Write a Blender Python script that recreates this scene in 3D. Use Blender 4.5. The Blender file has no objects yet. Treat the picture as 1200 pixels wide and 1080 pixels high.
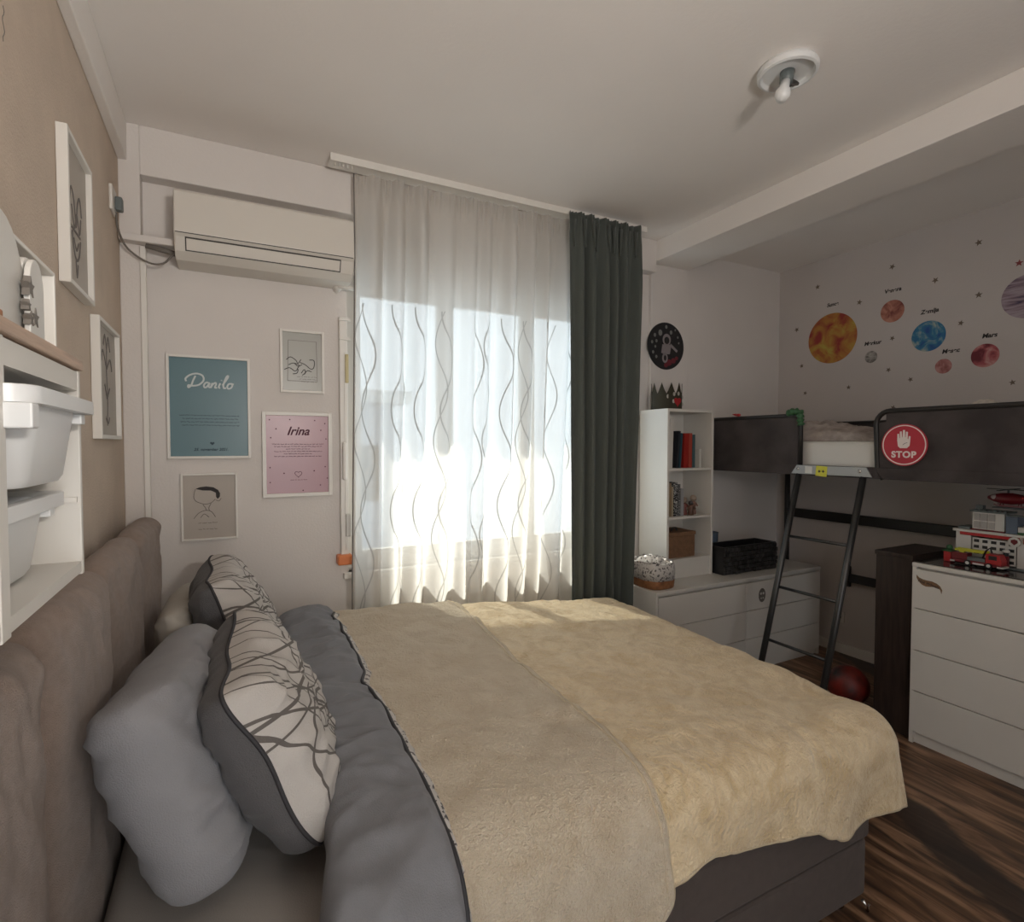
import bpy, bmesh, math, random
from mathutils import Vector, Matrix, noise
random.seed(7)
PI = math.pi
D = bpy.data
SC = bpy.context.scene
COL = SC.collection

# ------------------------------------------------------------------ camera, sky, sun, exposure
W_, H_, FPX = 1200., 1080., 640.
cam = D.cameras.new('camera'); cam.sensor_fit = 'HORIZONTAL'; cam.sensor_width = 36.0
cam.lens = 36.0 * FPX / W_; cam.clip_start = 0.02
cam_ob = D.objects.new('camera', cam); COL.objects.link(cam_ob)
cam_ob.location = (0, 0, 1.55)
yaw = math.atan(332 / 640.); pitch = -math.atan(20 / 640.)
cam_ob.rotation_euler = (PI / 2 + pitch, 0, -yaw)
SC.camera = cam_ob

wd = D.worlds.new('sky'); SC.world = wd; wd.use_nodes = True
wn = wd.node_tree.nodes; wl = wd.node_tree.links
bg = wn['Background']; bg.inputs['Color'].default_value = (0.80, 0.90, 1.0, 1); bg.inputs['Strength'].default_value = 2.1

def light(name, kind, loc, direction, energy, color=(1, 1, 1), **kw):
    l = D.lights.new(name, kind); l.energy = energy; l.color = color
    for k, v in kw.items(): setattr(l, k, v)
    o = D.objects.new(name, l); COL.objects.link(o); o.location = loc
    o.rotation_euler = Vector(direction).to_track_quat('-Z', 'Y').to_euler()
    return o
light('sun', 'SUN', (0, 6, 6), (0.30, -1, -1.2), 9.5, (1.0, 0.95, 0.86), angle=math.radians(0.6))
# daylight through the window (sky portal) and an added soft fill light behind the camera
p = light('window_portal', 'AREA', (1.46, 3.28, 1.69), (0, -1, 0), 1.0, shape='RECTANGLE', size=1.85, size_y=1.6)
p.data.cycles.is_portal = True
light('rear_fill_light', 'AREA', (0.55, -1.45, 1.25), (-0.12, 1, 0.05), 3.5, (1.0, 0.86, 0.70), shape='RECTANGLE', size=0.9, size_y=2.0, spread=math.radians(110))

vs = SC.view_settings; vs.view_transform = 'Standard'; vs.look = 'None'; vs.gamma = 1.0
vs.use_curve_mapping = False; vs.exposure = 0.50
try: SC.display_settings.display_device = 'sRGB'
except Exception: pass

# ------------------------------------------------------------------ materials
def nodes_of(m): return m.node_tree.nodes, m.node_tree.links
def mat(name, color, rough=0.6, metal=0.0, spec=0.5, bump=0.0, bscale=60., var=0.0, vscale=8., sheen=0.0,
        stretch=(1, 1, 1), alpha=None, color2=None, emit=None, coat=0.0):
    m = D.materials.new(name); m.use_nodes = True
    n, l = nodes_of(m); b = n['Principled BSDF']
    b.inputs['Base Color'].default_value = (*color, 1); b.inputs['Roughness'].default_value = rough
    b.inputs['Metallic'].default_value = metal; b.inputs['Specular IOR Level'].default_value = spec
    if sheen: b.inputs['Sheen Weight'].default_value = sheen; b.inputs['Sheen Roughness'].default_value = 0.4
    if coat: b.inputs['Coat Weight'].default_value = coat
    tc = n.new('ShaderNodeTexCoord'); mp = n.new('ShaderNodeMapping'); mp.inputs['Scale'].default_value = stretch
    l.new(tc.outputs['Object'], mp.inputs['Vector'])
    if var or color2:
        t = n.new('ShaderNodeTexNoise'); t.inputs['Scale'].default_value = vscale; t.inputs['Detail'].default_value = 5
        l.new(mp.outputs[0], t.inputs['Vector'])
        r = n.new('ShaderNodeValToRGB'); r.color_ramp.elements[0].position = 0.35; r.color_ramp.elements[1].position = 0.65
        c2 = color2 or tuple(c * (1 - var) for c in color); c1 = color if color2 else tuple(min(1, c * (1 + var)) for c in color)
        r.color_ramp.elements[0].color = (*c2, 1); r.color_ramp.elements[1].color = (*c1, 1)
        l.new(t.outputs['Fac'], r.inputs[0]); l.new(r.outputs[0], b.inputs['Base Color'])
    if bump:
        t2 = n.new('ShaderNodeTexNoise'); t2.inputs['Scale'].default_value = bscale; t2.inputs['Detail'].default_value = 4
        l.new(mp.outputs[0], t2.inputs['Vector'])
        bp = n.new('ShaderNodeBump'); bp.inputs['Strength'].default_value = bump; bp.inputs['Distance'].default_value = 0.01
        l.new(t2.outputs['Fac'], bp.inputs['Height']); l.new(bp.outputs[0], b.inputs['Normal'])
    return m

def mth(n, l, op, a, b=None, c=None):
    x = n.new('ShaderNodeMath'); x.operation = op
    for i, v in enumerate((a, b, c)):
        if v is None: continue
        if isinstance(v, (int, float)): x.inputs[i].default_value = v
        else: l.new(v, x.inputs[i])
    return x.outputs[0]

M = {}
M['wallr'] = mat('wall_paint_shaded', (0.58, 0.535, 0.51), 0.85, bump=0.12, bscale=90, var=0.02, vscale=2)  # darker copy of the wall paint; the right wall's shade is in the colour
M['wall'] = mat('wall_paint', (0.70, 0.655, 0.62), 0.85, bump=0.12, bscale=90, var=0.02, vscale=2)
M['ceil'] = mat('ceiling_paint', (0.83, 0.785, 0.745), 0.9, bump=0.08, bscale=70, var=0.015, vscale=2)
M['beige'] = mat('beige_wallpaper', (0.60, 0.49, 0.395), 0.85, bump=0.35, bscale=160, var=0.05, vscale=5)
M['white'] = mat('white_lacquer', (0.68, 0.65, 0.60), 0.45, var=0.02, vscale=3)
M['whiteframe'] = mat('white_frame', (0.76, 0.73, 0.68), 0.4)
M['plastic'] = mat('white_plastic', (0.74, 0.745, 0.74), 0.35, spec=0.5)
M['ac'] = mat('air_conditioner_plastic', (0.66, 0.62, 0.56), 0.4)
M['acgrey'] = mat('dark_gap', (0.06, 0.055, 0.05), 0.7)
M['pine'] = mat('pale_wood', (0.50, 0.36, 0.27), 0.6, var=0.18, vscale=12, stretch=(8, 0.6, 8))
M['bedbrown'] = mat('brown_upholstery', (0.088, 0.068, 0.060), 0.9, bump=0.5, bscale=500, var=0.08, vscale=40, sheen=0.1)
M['head'] = mat('taupe_upholstery', (0.27, 0.205, 0.17), 0.88, bump=0.45, bscale=420, var=0.07, vscale=60, sheen=0.15)
M['sheet'] = mat('grey_sheet', (0.36, 0.33, 0.30), 0.85, bump=0.2, bscale=300)
M['grey'] = mat('grey_bed_linen', (0.205, 0.208, 0.225), 0.8, bump=0.3, bscale=350, var=0.05, vscale=20, sheen=0.1)
M['darkgrey'] = mat('dark_grey_linen', (0.115, 0.112, 0.115), 0.8, bump=0.3, bscale=350, sheen=0.1)
M['pillowgrey'] = mat('grey_pillow_cotton', (0.265, 0.262, 0.275), 0.8, bump=0.3, bscale=350, var=0.05, vscale=9, sheen=0.1)
M['piping'] = mat('dark_piping', (0.035, 0.034, 0.038), 0.7)
M['cream'] = mat('cream_cotton', (0.45, 0.42, 0.37), 0.85, bump=0.2, bscale=300)
M['blackm'] = mat('black_metal', (0.022, 0.020, 0.019), 0.4, metal=0.2)
M['steel'] = mat('dark_steel_tube', (0.075, 0.075, 0.075), 0.33, metal=0.7)
M['plate'] = mat('grey_metal_plate', (0.30, 0.30, 0.30), 0.35, metal=0.6)
M['chrome'] = mat('chrome', (0.8, 0.8, 0.8), 0.12, metal=1.0)
M['mesh'] = mat('charcoal_fabric', (0.060, 0.050, 0.049), 0.9, bump=0.5, bscale=400, var=0.25, vscale=7)
M['green'] = mat('grey_green_curtain', (0.080, 0.090, 0.080), 0.9, bump=0.3, bscale=400, sheen=0.15, var=0.04, vscale=40, stretch=(1, 1, 0.2))
M['brownbox'] = mat('black_brown_wood', (0.030, 0.018, 0.014), 0.45, var=0.35, vscale=9, stretch=(6, 6, 0.6))
M['glossdark'] = mat('dark_glass_top', (0.045, 0.042, 0.040), 0.12, spec=0.6)
M['red'] = mat('toy_red', (0.42, 0.018, 0.022), 0.35); M['darkred'] = mat('toy_dark_red', (0.16, 0.010, 0.016), 0.35)
M['toywhite'] = mat('toy_white', (0.62, 0.60, 0.56), 0.35); M['yellow'] = mat('toy_yellow', (0.60, 0.58, 0.04), 0.4)
M['toygrey'] = mat('toy_grey', (0.13, 0.15, 0.15), 0.4); M['black'] = mat('black_plastic', (0.015, 0.015, 0.016), 0.4)
M['toygreen'] = mat('toy_green', (0.03, 0.11, 0.04), 0.5); M['toyblue'] = mat('toy_smoky_blue', (0.12, 0.16, 0.22), 0.2)
M['orange'] = mat('orange_plastic', (0.75, 0.22, 0.07), 0.4)
M['signred'] = mat('sign_red', (0.46, 0.025, 0.045), 0.5); M['signwhite'] = mat('sign_white', (0.80, 0.72, 0.68), 0.5)
M['cord'] = mat('grey_cable', (0.16, 0.14, 0.12), 0.6)
M['cardboard'] = mat('brown_woven_box', (0.20, 0.105, 0.055), 0.8, bump=0.5, bscale=120, var=0.15, vscale=30)
M['brass'] = mat('brass_brown_leather', (0.28, 0.12, 0.05), 0.6, var=0.3, vscale=30)
M['bluepaper'] = mat('dusty_blue_paper', (0.125, 0.215, 0.245), 0.3, spec=0.3)
M['pinkpaper'] = mat('dusty_pink_paper', (0.42, 0.235, 0.27), 0.3)
M['greypaper'] = mat('pale_grey_paper', (0.40, 0.395, 0.36), 0.3); M['paper'] = mat('warm_white_paper', (0.44, 0.39, 0.34), 0.5)
M['ink'] = mat('dark_ink', (0.03, 0.025, 0.025), 0.7); M['inksoft'] = mat('soft_grey_ink', (0.16, 0.14, 0.13), 0.8)
M['bluetext'] = mat('dark_blue_ink', (0.02, 0.05, 0.07), 0.7); M['paletext'] = mat('pale_lettering', (0.55, 0.60, 0.60), 0.5)
M['burgundy'] = mat('burgundy_ink', (0.09, 0.02, 0.04), 0.7)
M['socketw'] = mat('socket_white', (0.70, 0.67, 0.62), 0.4)
M['concrete'] = mat('outside_render', (0.42, 0.44, 0.47), 0.9)
M['slab'] = mat('slab_plaster', (0.6, 0.6, 0.58), 0.9)

def mk_glass():
    m = D.materials.new('window_glass'); m.use_nodes = True; n, l = nodes_of(m); n.remove(n['Principled BSDF'])
    o = n['Material Output']; t = n.new('ShaderNodeBsdfTransparent'); g = n.new('ShaderNodeBsdfGlossy'); g.inputs['Roughness'].default_value = 0.02
    mx = n.new('ShaderNodeMixShader'); mx.inputs[0].default_value = 0.06; t.inputs[0].default_value = (0.96, 0.98, 0.97, 1)
    l.new(t.outputs[0], mx.inputs[1]); l.new(g.outputs[0], mx.inputs[2]); l.new(mx.outputs[0], o.inputs[0]); return m
M['glass'] = mk_glass()

def mk_sheer():
    m = D.materials.new('sheer_voile'); m.use_nodes = True; n, l = nodes_of(m); n.remove(n['Principled BSDF']); o = n['Material Output']
    uv = n.new('ShaderNodeUVMap'); sp = n.new('ShaderNodeSeparateXYZ'); l.new(uv.outputs[0], sp.inputs[0])
    u, v = sp.outputs[0], sp.outputs[1]          # u = metres of cloth across, v = metres up
    lines = None
    for (period, off, k, ph, amp, w) in ((0.245, 0.02, 11.8, 0.0, 0.044, 0.0044), (0.37, 0.13, 11.8, 1.9, 0.040, 0.0036)):
        s = mth(n, l, 'MULTIPLY', mth(n, l, 'SINE', mth(n, l, 'MULTIPLY_ADD', v, k, ph)), amp)
        x = mth(n, l, 'ADD', mth(n, l, 'ADD', u, s), off)
        fr = mth(n, l, 'FRACT', mth(n, l, 'DIVIDE', x, period))
        d = mth(n, l, 'MULTIPLY', mth(n, l, 'ABSOLUTE', mth(n, l, 'SUBTRACT', fr, 0.5)), period)
        on = mth(n, l, 'LESS_THAN', d, w)
        lines = on if lines is None else mth(n, l, 'MAXIMUM', lines, on)
    lines = mth(n, l, 'MULTIPLY', lines, mth(n, l, 'LESS_THAN', v, 2.27))
    # woven stripe along the side hem
    df = n.new('ShaderNodeBsdfDiffuse'); df.inputs[0].default_value = (0.74, 0.69, 0.63, 1)
    tl = n.new('ShaderNodeBsdfTranslucent'); tl.inputs[0].default_value = (0.76, 0.745, 0.715, 1)
    tr = n.new('ShaderNodeBsdfTransparent')
    a = n.new('ShaderNodeMixShader'); a.inputs[0].default_value = 0.56; l.new(df.outputs[0], a.inputs[1]); l.new(tl.outputs[0], a.inputs[2])
    b = n.new('ShaderNodeMixShader'); b.inputs[0].default_value = 0.16; l.new(a.outputs[0], b.inputs[1]); l.new(tr.outputs[0], b.inputs[2])
    ld = n.new('ShaderNodeBsdfDiffuse'); ld.inputs[0].default_value = (0.50, 0.47, 0.44, 1)
    lt = n.new('ShaderNodeBsdfTranslucent'); lt.inputs[0].default_value = (0.40, 0.39, 0.37, 1)
    e = n.new('ShaderNodeMixShader'); e.inputs[0].default_value = 0.45; l.new(ld.outputs[0], e.inputs[1]); l.new(lt.outputs[0], e.inputs[2])
    c = n.new('ShaderNodeMixShader'); l.new(lines, c.inputs[0]); l.new(b.outputs[0], c.inputs[1]); l.new(e.outputs[0], c.inputs[2])
    l.new(c.outputs[0], o.inputs[0]); return m
M['sheer'] = mk_sheer()

def mk_floor():
    m = D.materials.new('laminate_floor'); m.use_nodes = True; n, l = nodes_of(m); b = n['Principled BSDF']
    tc = n.new('ShaderNodeTexCoord')
    mp = n.new('ShaderNodeMapping'); mp.inputs['Scale'].default_value = (6, 0.8, 1); l.new(tc.outputs['Object'], mp.inputs[0])
    g = n.new('ShaderNodeTexNoise'); g.inputs['Scale'].default_value = 3.0; g.inputs['Detail'].default_value = 8; g.inputs['Distortion'].default_value = 1.2
    l.new(mp.outputs[0], g.inputs['Vector'])
    r = n.new('ShaderNodeValToRGB'); e = r.color_ramp.elements
    e[0].position = 0.34; e[0].color = (0.045, 0.024, 0.015, 1); e[1].position = 0.66; e[1].color = (0.40, 0.235, 0.14, 1)
    x = r.color_ramp.elements.new(0.48); x.color = (0.17, 0.088, 0.047, 1)
    l.new(g.outputs['Fac'], r.inputs[0])
    sp = n.new('ShaderNodeSeparateXYZ'); l.new(tc.outputs['Object'], sp.inputs[0])
    wob = n.new('ShaderNodeTexNoise'); wob.inputs['Scale'].default_value = 2.2; wob.inputs['Detail'].default_value = 6
    mp2 = n.new('ShaderNodeMapping'); mp2.inputs['Scale'].default_value = (0.3, 1, 1); l.new(tc.outputs['Object'], mp2.inputs[0]); l.new(mp2.outputs[0], wob.inputs['Vector'])
    w = mth(n, l, 'MULTIPLY', mth(n, l, 'SUBTRACT', wob.outputs['Fac'], 0.5), 0.30)
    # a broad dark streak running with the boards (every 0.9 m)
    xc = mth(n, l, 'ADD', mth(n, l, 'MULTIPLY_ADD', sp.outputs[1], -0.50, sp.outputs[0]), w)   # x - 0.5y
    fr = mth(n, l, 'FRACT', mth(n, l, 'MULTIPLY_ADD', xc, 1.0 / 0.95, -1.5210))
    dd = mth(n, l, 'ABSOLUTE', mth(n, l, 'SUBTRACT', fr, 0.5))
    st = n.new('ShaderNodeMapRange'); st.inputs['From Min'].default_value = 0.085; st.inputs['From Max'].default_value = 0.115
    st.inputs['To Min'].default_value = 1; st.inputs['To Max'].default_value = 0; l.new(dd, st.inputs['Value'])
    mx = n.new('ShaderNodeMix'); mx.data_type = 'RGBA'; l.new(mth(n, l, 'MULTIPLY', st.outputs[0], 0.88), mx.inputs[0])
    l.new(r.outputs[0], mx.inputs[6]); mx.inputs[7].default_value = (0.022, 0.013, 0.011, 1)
    # board joints
    jx = mth(n, l, 'LESS_THAN', mth(n, l, 'FRACT', mth(n, l, 'DIVIDE', sp.outputs[0], 0.19)), 0.012)
    m2 = n.new('ShaderNodeMix'); m2.data_type = 'RGBA'; l.new(mth(n, l, 'MULTIPLY', jx, 0.6), m2.inputs[0]); l.new(mx.outputs[2], m2.inputs[6]); m2.inputs[7].default_value = (0.015, 0.01, 0.008, 1)
    l.new(m2.outputs[2], b.inputs['Base Color']); b.inputs['Roughness'].default_value = 0.38
    bp = n.new('ShaderNodeBump'); bp.inputs['Strength'].default_value = 0.2; bp.inputs['Distance'].default_value = 0.003
    l.new(g.outputs['Fac'], bp.inputs['Height']); l.new(bp.outputs[0], b.inputs['Normal'])
    return m
M['floor'] = mk_floor()

def mk_rings(name, base, linec, seed, n_rings=12, width=0.0042):
    """cotton printed with overlapping arcs (UV in metres)"""
    m = D.materials.new(name); m.use_nodes = True; n, l = nodes_of(m); b = n['Principled BSDF']
    uv = n.new('ShaderNodeUVMap'); rnd = random.Random(seed); acc = None
    for i in range(n_rings):
        a = rnd.uniform(0, 2 * PI); R = rnd.choice((.12, .2, .35, .6, 1.2)) * rnd.uniform(.8, 1.2); px_, py_ = rnd.uniform(-.22, .22), rnd.uniform(-.14, .14)
        cx, cy = px_ + math.cos(a) * R, py_ + math.sin(a) * R
        v = n.new('ShaderNodeVectorMath'); v.operation = 'DISTANCE'; l.new(uv.outputs[0], v.inputs[0]); v.inputs[1].default_value = (cx, cy, 0)
        d = mth(n, l, 'ABSOLUTE', mth(n, l, 'SUBTRACT', v.outputs['Value'], R))
        on = mth(n, l, 'LESS_THAN', d, width * (0.6 + 0.7 * rnd.random()))
        acc = on if acc is None else mth(n, l, 'MAXIMUM', acc, on)
    mx = n.new('ShaderNodeMix'); mx.data_type = 'RGBA'; l.new(acc, mx.inputs[0]); mx.inputs[6].default_value = (*base, 1); mx.inputs[7].default_value = (*linec, 1)
    l.new(mx.outputs[2], b.inputs['Base Color']); b.inputs['Roughness'].default_value = 0.8
    tc = n.new('ShaderNodeTexCoord'); t = n.new('ShaderNodeTexNoise'); t.inputs['Scale'].default_value = 320; l.new(tc.outputs['Object'], t.inputs[0])
    bp = n.new('ShaderNodeBump'); bp.inputs['Strength'].default_value = 0.25; bp.inputs['Distance'].default_value = 0.01
    l.new(t.outputs['Fac'], bp.inputs['Height']); l.new(bp.outputs[0], b.inputs['Normal'])
    return m
M['arcs'] = mk_rings('arc_print_cotton', (0.52, 0.49, 0.46), (0.13, 0.115, 0.105), 11, 24, 0.0036)

def mk_blanket(name, c_lo, c_hi, c_red, fluffy):
    m = D.materials.new(name); m.use_nodes = True; n, l = nodes_of(m); b = n['Principled BSDF']
    tc = n.new('ShaderNodeTexCoord')
    t = n.new('ShaderNodeTexNoise'); t.inputs['Scale'].default_value = 9 if not fluffy else 7; t.inputs['Detail'].default_value = 7; t.inputs['Distortion'].default_value = 1.6
    l.new(tc.outputs['Object'], t.inputs[0])
    r = n.new('ShaderNodeValToRGB'); r.color_ramp.elements[0].position = 0.36; r.color_ramp.elements[1].position = 0.62
    r.color_ramp.elements[0].color = (*c_lo, 1); r.color_ramp.elements[1].color = (*c_hi, 1); l.new(t.outputs[0], r.inputs[0])
    l.new(r.outputs[0], b.inputs['Base Color']); b.inputs['Roughness'].default_value = 0.75
    b.inputs['Sheen Weight'].default_value = 0.6; b.inputs['Sheen Roughness'].default_value = 0.45; b.inputs['Sheen Tint'].default_value = (1, 0.93, 0.82, 1)
    v = n.new('ShaderNodeTexNoise'); v.inputs['Scale'].default_value = 150 if fluffy else 75; v.inputs['Detail'].default_value = 5; v.inputs['Distortion'].default_value = 0.8
    l.new(tc.outputs['Object'], v.inputs[0])
    v2 = n.new('ShaderNodeTexNoise'); v2.inputs['Scale'].default_value = 22; v2.inputs['Detail'].default_value = 5; v2.inputs['Distortion'].default_value = 2.0
    l.new(tc.outputs['Object'], v2.inputs[0])
    h = mth(n, l, 'MULTIPLY_ADD', v2.outputs[0], 1.6 if not fluffy else 0.8, v.outputs[0])
    bp = n.new('ShaderNodeBump'); bp.inputs['Strength'].default_value = 1.0 if fluffy else 0.6; bp.inputs['Distance'].default_value = 0.016
    l.new(h, bp.inputs['Height']); l.new(bp.outputs[0], b.inputs['Normal'])
    return m
M['blanket'] = mk_blanket('tan_velvet_blanket', (0.63, 0.475, 0.265), (0.78, 0.635, 0.415), None, False)
M['sherpa'] = mk_blanket('tan_fleece_underside', (0.69, 0.565, 0.395), (0.80, 0.685, 0.515), None, True)
M['hem'] = mat('cream_blanket_hem', (0.60, 0.49, 0.33), 0.8, bump=0.3, bscale=300)

def mk_planet(name, c0, c1, c2, scale, bands=False):
    m = D.materials.new(name); m.use_nodes = True; n, l = nodes_of(m); b = n['Principled BSDF']
    tc = n.new('ShaderNodeTexCoord'); mp = n.new('ShaderNodeMapping'); mp.inputs['Scale'].default_value = (1, 1, 6) if bands else (1, 1, 1)
    l.new(tc.outputs['Object'], mp.inputs[0])
    t = n.new('ShaderNodeTexNoise'); t.inputs['Scale'].default_value = scale; t.inputs['Detail'].default_value = 6; t.inputs['Distortion'].default_value = 0.8
    l.new(mp.outputs[0], t.inputs[0]); r = n.new('ShaderNodeValToRGB'); e = r.color_ramp.elements
    e[0].position = 0.36; e[0].color = (*c0, 1); e[1].position = 0.64; e[1].color = (*c2, 1); x = e.new(0.5); x.color = (*c1, 1)
    l.new(t.outputs[0], r.inputs[0]); l.new(r.outputs[0], b.inputs['Base Color']); b.inputs['Roughness'].default_value = 0.6
    return m

def mk_cloth_print(name, base, spot, scale, thr=0.58):
    m = D.materials.new(name); m.use_nodes = True; n, l = nodes_of(m); b = n['Principled BSDF']; tc = n.new('ShaderNodeTexCoord')
    t = n.new('ShaderNodeTexNoise'); t.inputs['Scale'].default_value = scale; t.inputs['Detail'].default_value = 3; l.new(tc.outputs['Object'], t.inputs[0])
    g = mth(n, l, 'GREATER_THAN', t.outputs[0], thr); mx = n.new('ShaderNodeMix'); mx.data_type = 'RGBA'; l.new(g, mx.inputs[0])
    mx.inputs[6].default_value = (*base, 1); mx.inputs[7].default_value = (*spot, 1); l.new(mx.outputs[2], b.inputs['Base Color']); b.inputs['Roughness'].default_value = 0.85
    return m
M['print'] = mk_cloth_print('white_printed_cotton', (0.56, 0.53, 0.50), (0.10, 0.09, 0.09), 75)

# ------------------------------------------------------------------ mesh helpers
class MB:
    def __init__(s): s.v = []; s.f = []; s.m = []; s.cur = 0
    def add(s, vs_, fs): 
        o = len(s.v); s.v += [tuple(x) for x in vs_]; s.f += [tuple(i + o for i in q) for q in fs]; s.m += [s.cur] * len(fs); return s
    def box(s, x0, x1, y0, y1, z0, z1, mtx=None):
        vv = [Vector((x, y, z)) for z in (z0, z1) for y in (y0, y1) for x in (x0, x1)]
        if mtx: vv = [mtx @ q for q in vv]
        return s.add(vv, [(0, 2, 3, 1), (4, 5, 7, 6), (0, 1, 5, 4), (2, 6, 7, 3), (0, 4, 6, 2), (1, 3, 7, 5)])
    def tube(s, pts, r, seg=10, closed=False, caps=True):
        pts = [Vector(q) for q in pts]; n = len(pts); rings = []; up = None
        for i, q in enumerate(pts):
            a = pts[(i - 1) % n] if (closed or i) else q; b = pts[(i + 1) % n] if (closed or i < n - 1) else q
            t = (b - a)
            if t.length < 1e-9: t = Vector((0, 0, 1))
            t.normalize()
            if up is None: up = Vector((0, 0, 1)) if abs(t.z) < .9 else Vector((1, 0, 0))
            sd = t.cross(up)
            if sd.length < 1e-4: sd = t.cross(Vector((0, 1, 0)))
            sd.normalize(); up = sd.cross(t).normalized()
            rr = r[i] if isinstance(r, (list, tuple)) else r
            rings.append([q + sd * math.cos(2 * PI * k / seg) * rr + up * math.sin(2 * PI * k / seg) * rr for k in range(seg)])
        vv = [x for ring in rings for x in ring]; ff = []
        for i in range(n if closed else n - 1):
            j = (i + 1) % n
            for k in range(seg):
                k2 = (k + 1) % seg; ff.append((i * seg + k, i * seg + k2, j * seg + k2, j * seg + k))
        if caps and not closed: ff += [tuple(range(seg))[::-1], tuple((n - 1) * seg + k for k in range(seg))]
        return s.add(vv, ff)
    def lathe(s, prof, mtx=Matrix(), seg=32):
        vv = []; ff = []; n = len(prof)
        for (r, z) in prof:
            for k in range(seg): vv.append(mtx @ Vector((r * math.cos(2 * PI * k / seg), r * math.sin(2 * PI * k / seg), z)))
        for i in range(n - 1):
            for k in range(seg):
                k2 = (k + 1) % seg; ff.append((i * seg + k, i * seg + k2, (i + 1) * seg + k2, (i + 1) * seg + k))
        ff.append(tuple(range(seg))[::-1]); ff.append(tuple((n - 1) * seg + k for k in range(seg)))
        return s.add(vv, ff)
    def prism(s, pts, z0, z1, mtx=Matrix()):
        n = len(pts); vv = [mtx @ Vector((a, b, z)) for z in (z0, z1) for a, b in pts]
        ff = [tuple(range(n))[::-1], tuple(range(n, 2 * n))] + [(i, (i + 1) % n, n + (i + 1) % n, n + i) for i in range(n)]
        return s.add(vv, ff)
    def grid(s, nu, nv, fn, flip=False):
        vv = [fn(i / (nu - 1), j / (nv - 1)) for j in range(nv) for i in range(nu)]; ff = []
        for j in range(nv - 1):
            for i in range(nu - 1):
                q = (j * nu + i, j * nu + i + 1, (j + 1) * nu + i + 1, (j + 1) * nu + i); ff.append(q[::-1] if flip else q)
        return s.add(vv, ff)
    def sphere(s, c, r, seg=24, rings=14, sc=(1, 1, 1)):
        c = Vector(c); prof = []
        vv = []; ff = []
        for i in range(rings + 1):
            th = PI * i / rings
            for k in range(seg):
                ph = 2 * PI * k / seg
                vv.append(c + Vector((r * sc[0] * math.sin(th) * math.cos(ph), r * sc[1] * math.sin(th) * math.sin(ph), r * sc[2] * math.cos(th))))
        for i in range(rings):
            for k in range(seg): ff.append((i * seg + k, (i + 1) * seg + k, (i + 1) * seg + (k + 1) % seg, i * seg + (k + 1) % seg))
        return s.add(vv, ff)
    def build(s, name, mats, parent=None, smooth=False, bevel=0, solid=0, subsurf=0):
        me = D.meshes.new(name); me.from_pydata(s.v, [], s.f); me.validate(); 
        for m in (mats if isinstance(mats, (list, tuple)) else [mats]): me.materials.append(m)
        if len(set(s.m)) > 1 and len(me.polygons) == len(s.m):
            for pz, i in zip(me.polygons, s.m): pz.material_index = i
        if smooth:
            for pz in me.polygons: pz.use_smooth = True
        me.update()
        o = D.objects.new(name, me); COL.objects.link(o)
        if parent is not None: setpar(o, parent)
        if bevel:
            b = o.modifiers.new('bevel', 'BEVEL'); b.width = bevel; b.segments = 2; b.limit_method = 'ANGLE'; b.angle_limit = 0.7
        if solid:
            b = o.modifiers.new('solid', 'SOLIDIFY'); b.thickness = solid; b.offset = 0
        if subsurf:
            b = o.modifiers.new('sub', 'SUBSURF'); b.levels = subsurf; b.render_levels = subsurf
        return o

WORLD = {}
def world(o): return WORLD.get(o.name, Matrix())
def setpar(o, parent):
    o.parent = parent; o.matrix_parent_inverse = world(parent).inverted()
def tag(o, label=None, cat=None, group=None, kind=None):
    if label: o['label'] = label
    if cat: o['category'] = cat
    if group: o['group'] = group
    if kind: o['kind'] = kind
    return o
def thing(name, label, cat, loc=(0, 0, 0), group=None):
    o = D.objects.new(name, None); COL.objects.link(o); o.location = loc; WORLD[o.name] = Matrix.Translation(loc)
    o.empty_display_size = 0.1
    return tag(o, label, cat, group)
def struct(o): o['kind'] = 'structure'; return o
def frame_mtx(kind, org):
    X, Y, Z = {'win': ((1, 0, 0), (0, 0, 1), (0, -1, 0)), 'planet': ((0, -1, 0), (0, 0, 1), (-1, 0, 0)), 'left': ((0, 1, 0), (0, 0, 1), (1, 0, 0)),
               'up': ((1, 0, 0), (0, 1, 0), (0, 0, 1))}[kind]
    m = Matrix((X, Y, Z)).transposed().to_4x4(); m.translation = Vector(org); return m
def text_mesh(name, body, size, mtx, m, parent=None, shear=0.0, bold=0.0, depth=0.0006, align='CENTER', spacing=1.0):
    cu = D.curves.new(name, 'FONT'); cu.body = body; cu.size = size; cu.extrude = depth; cu.align_x = align; cu.align_y = 'CENTER'; cu.shear = shear; cu.offset = bold; cu.space_character = spacing
    t = D.objects.new(name + '_tmp', cu); COL.objects.link(t)
    dg = bpy.context.evaluated_depsgraph_get(); dg.update()
    me = D.meshes.new_from_object(t.evaluated_get(dg)); D.objects.remove(t); me.transform(mtx); me.materials.clear(); me.materials.append(m)
    o = D.objects.new(name, me); COL.objects.link(o)
    if parent is not None: setpar(o, parent)
    return o
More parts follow.
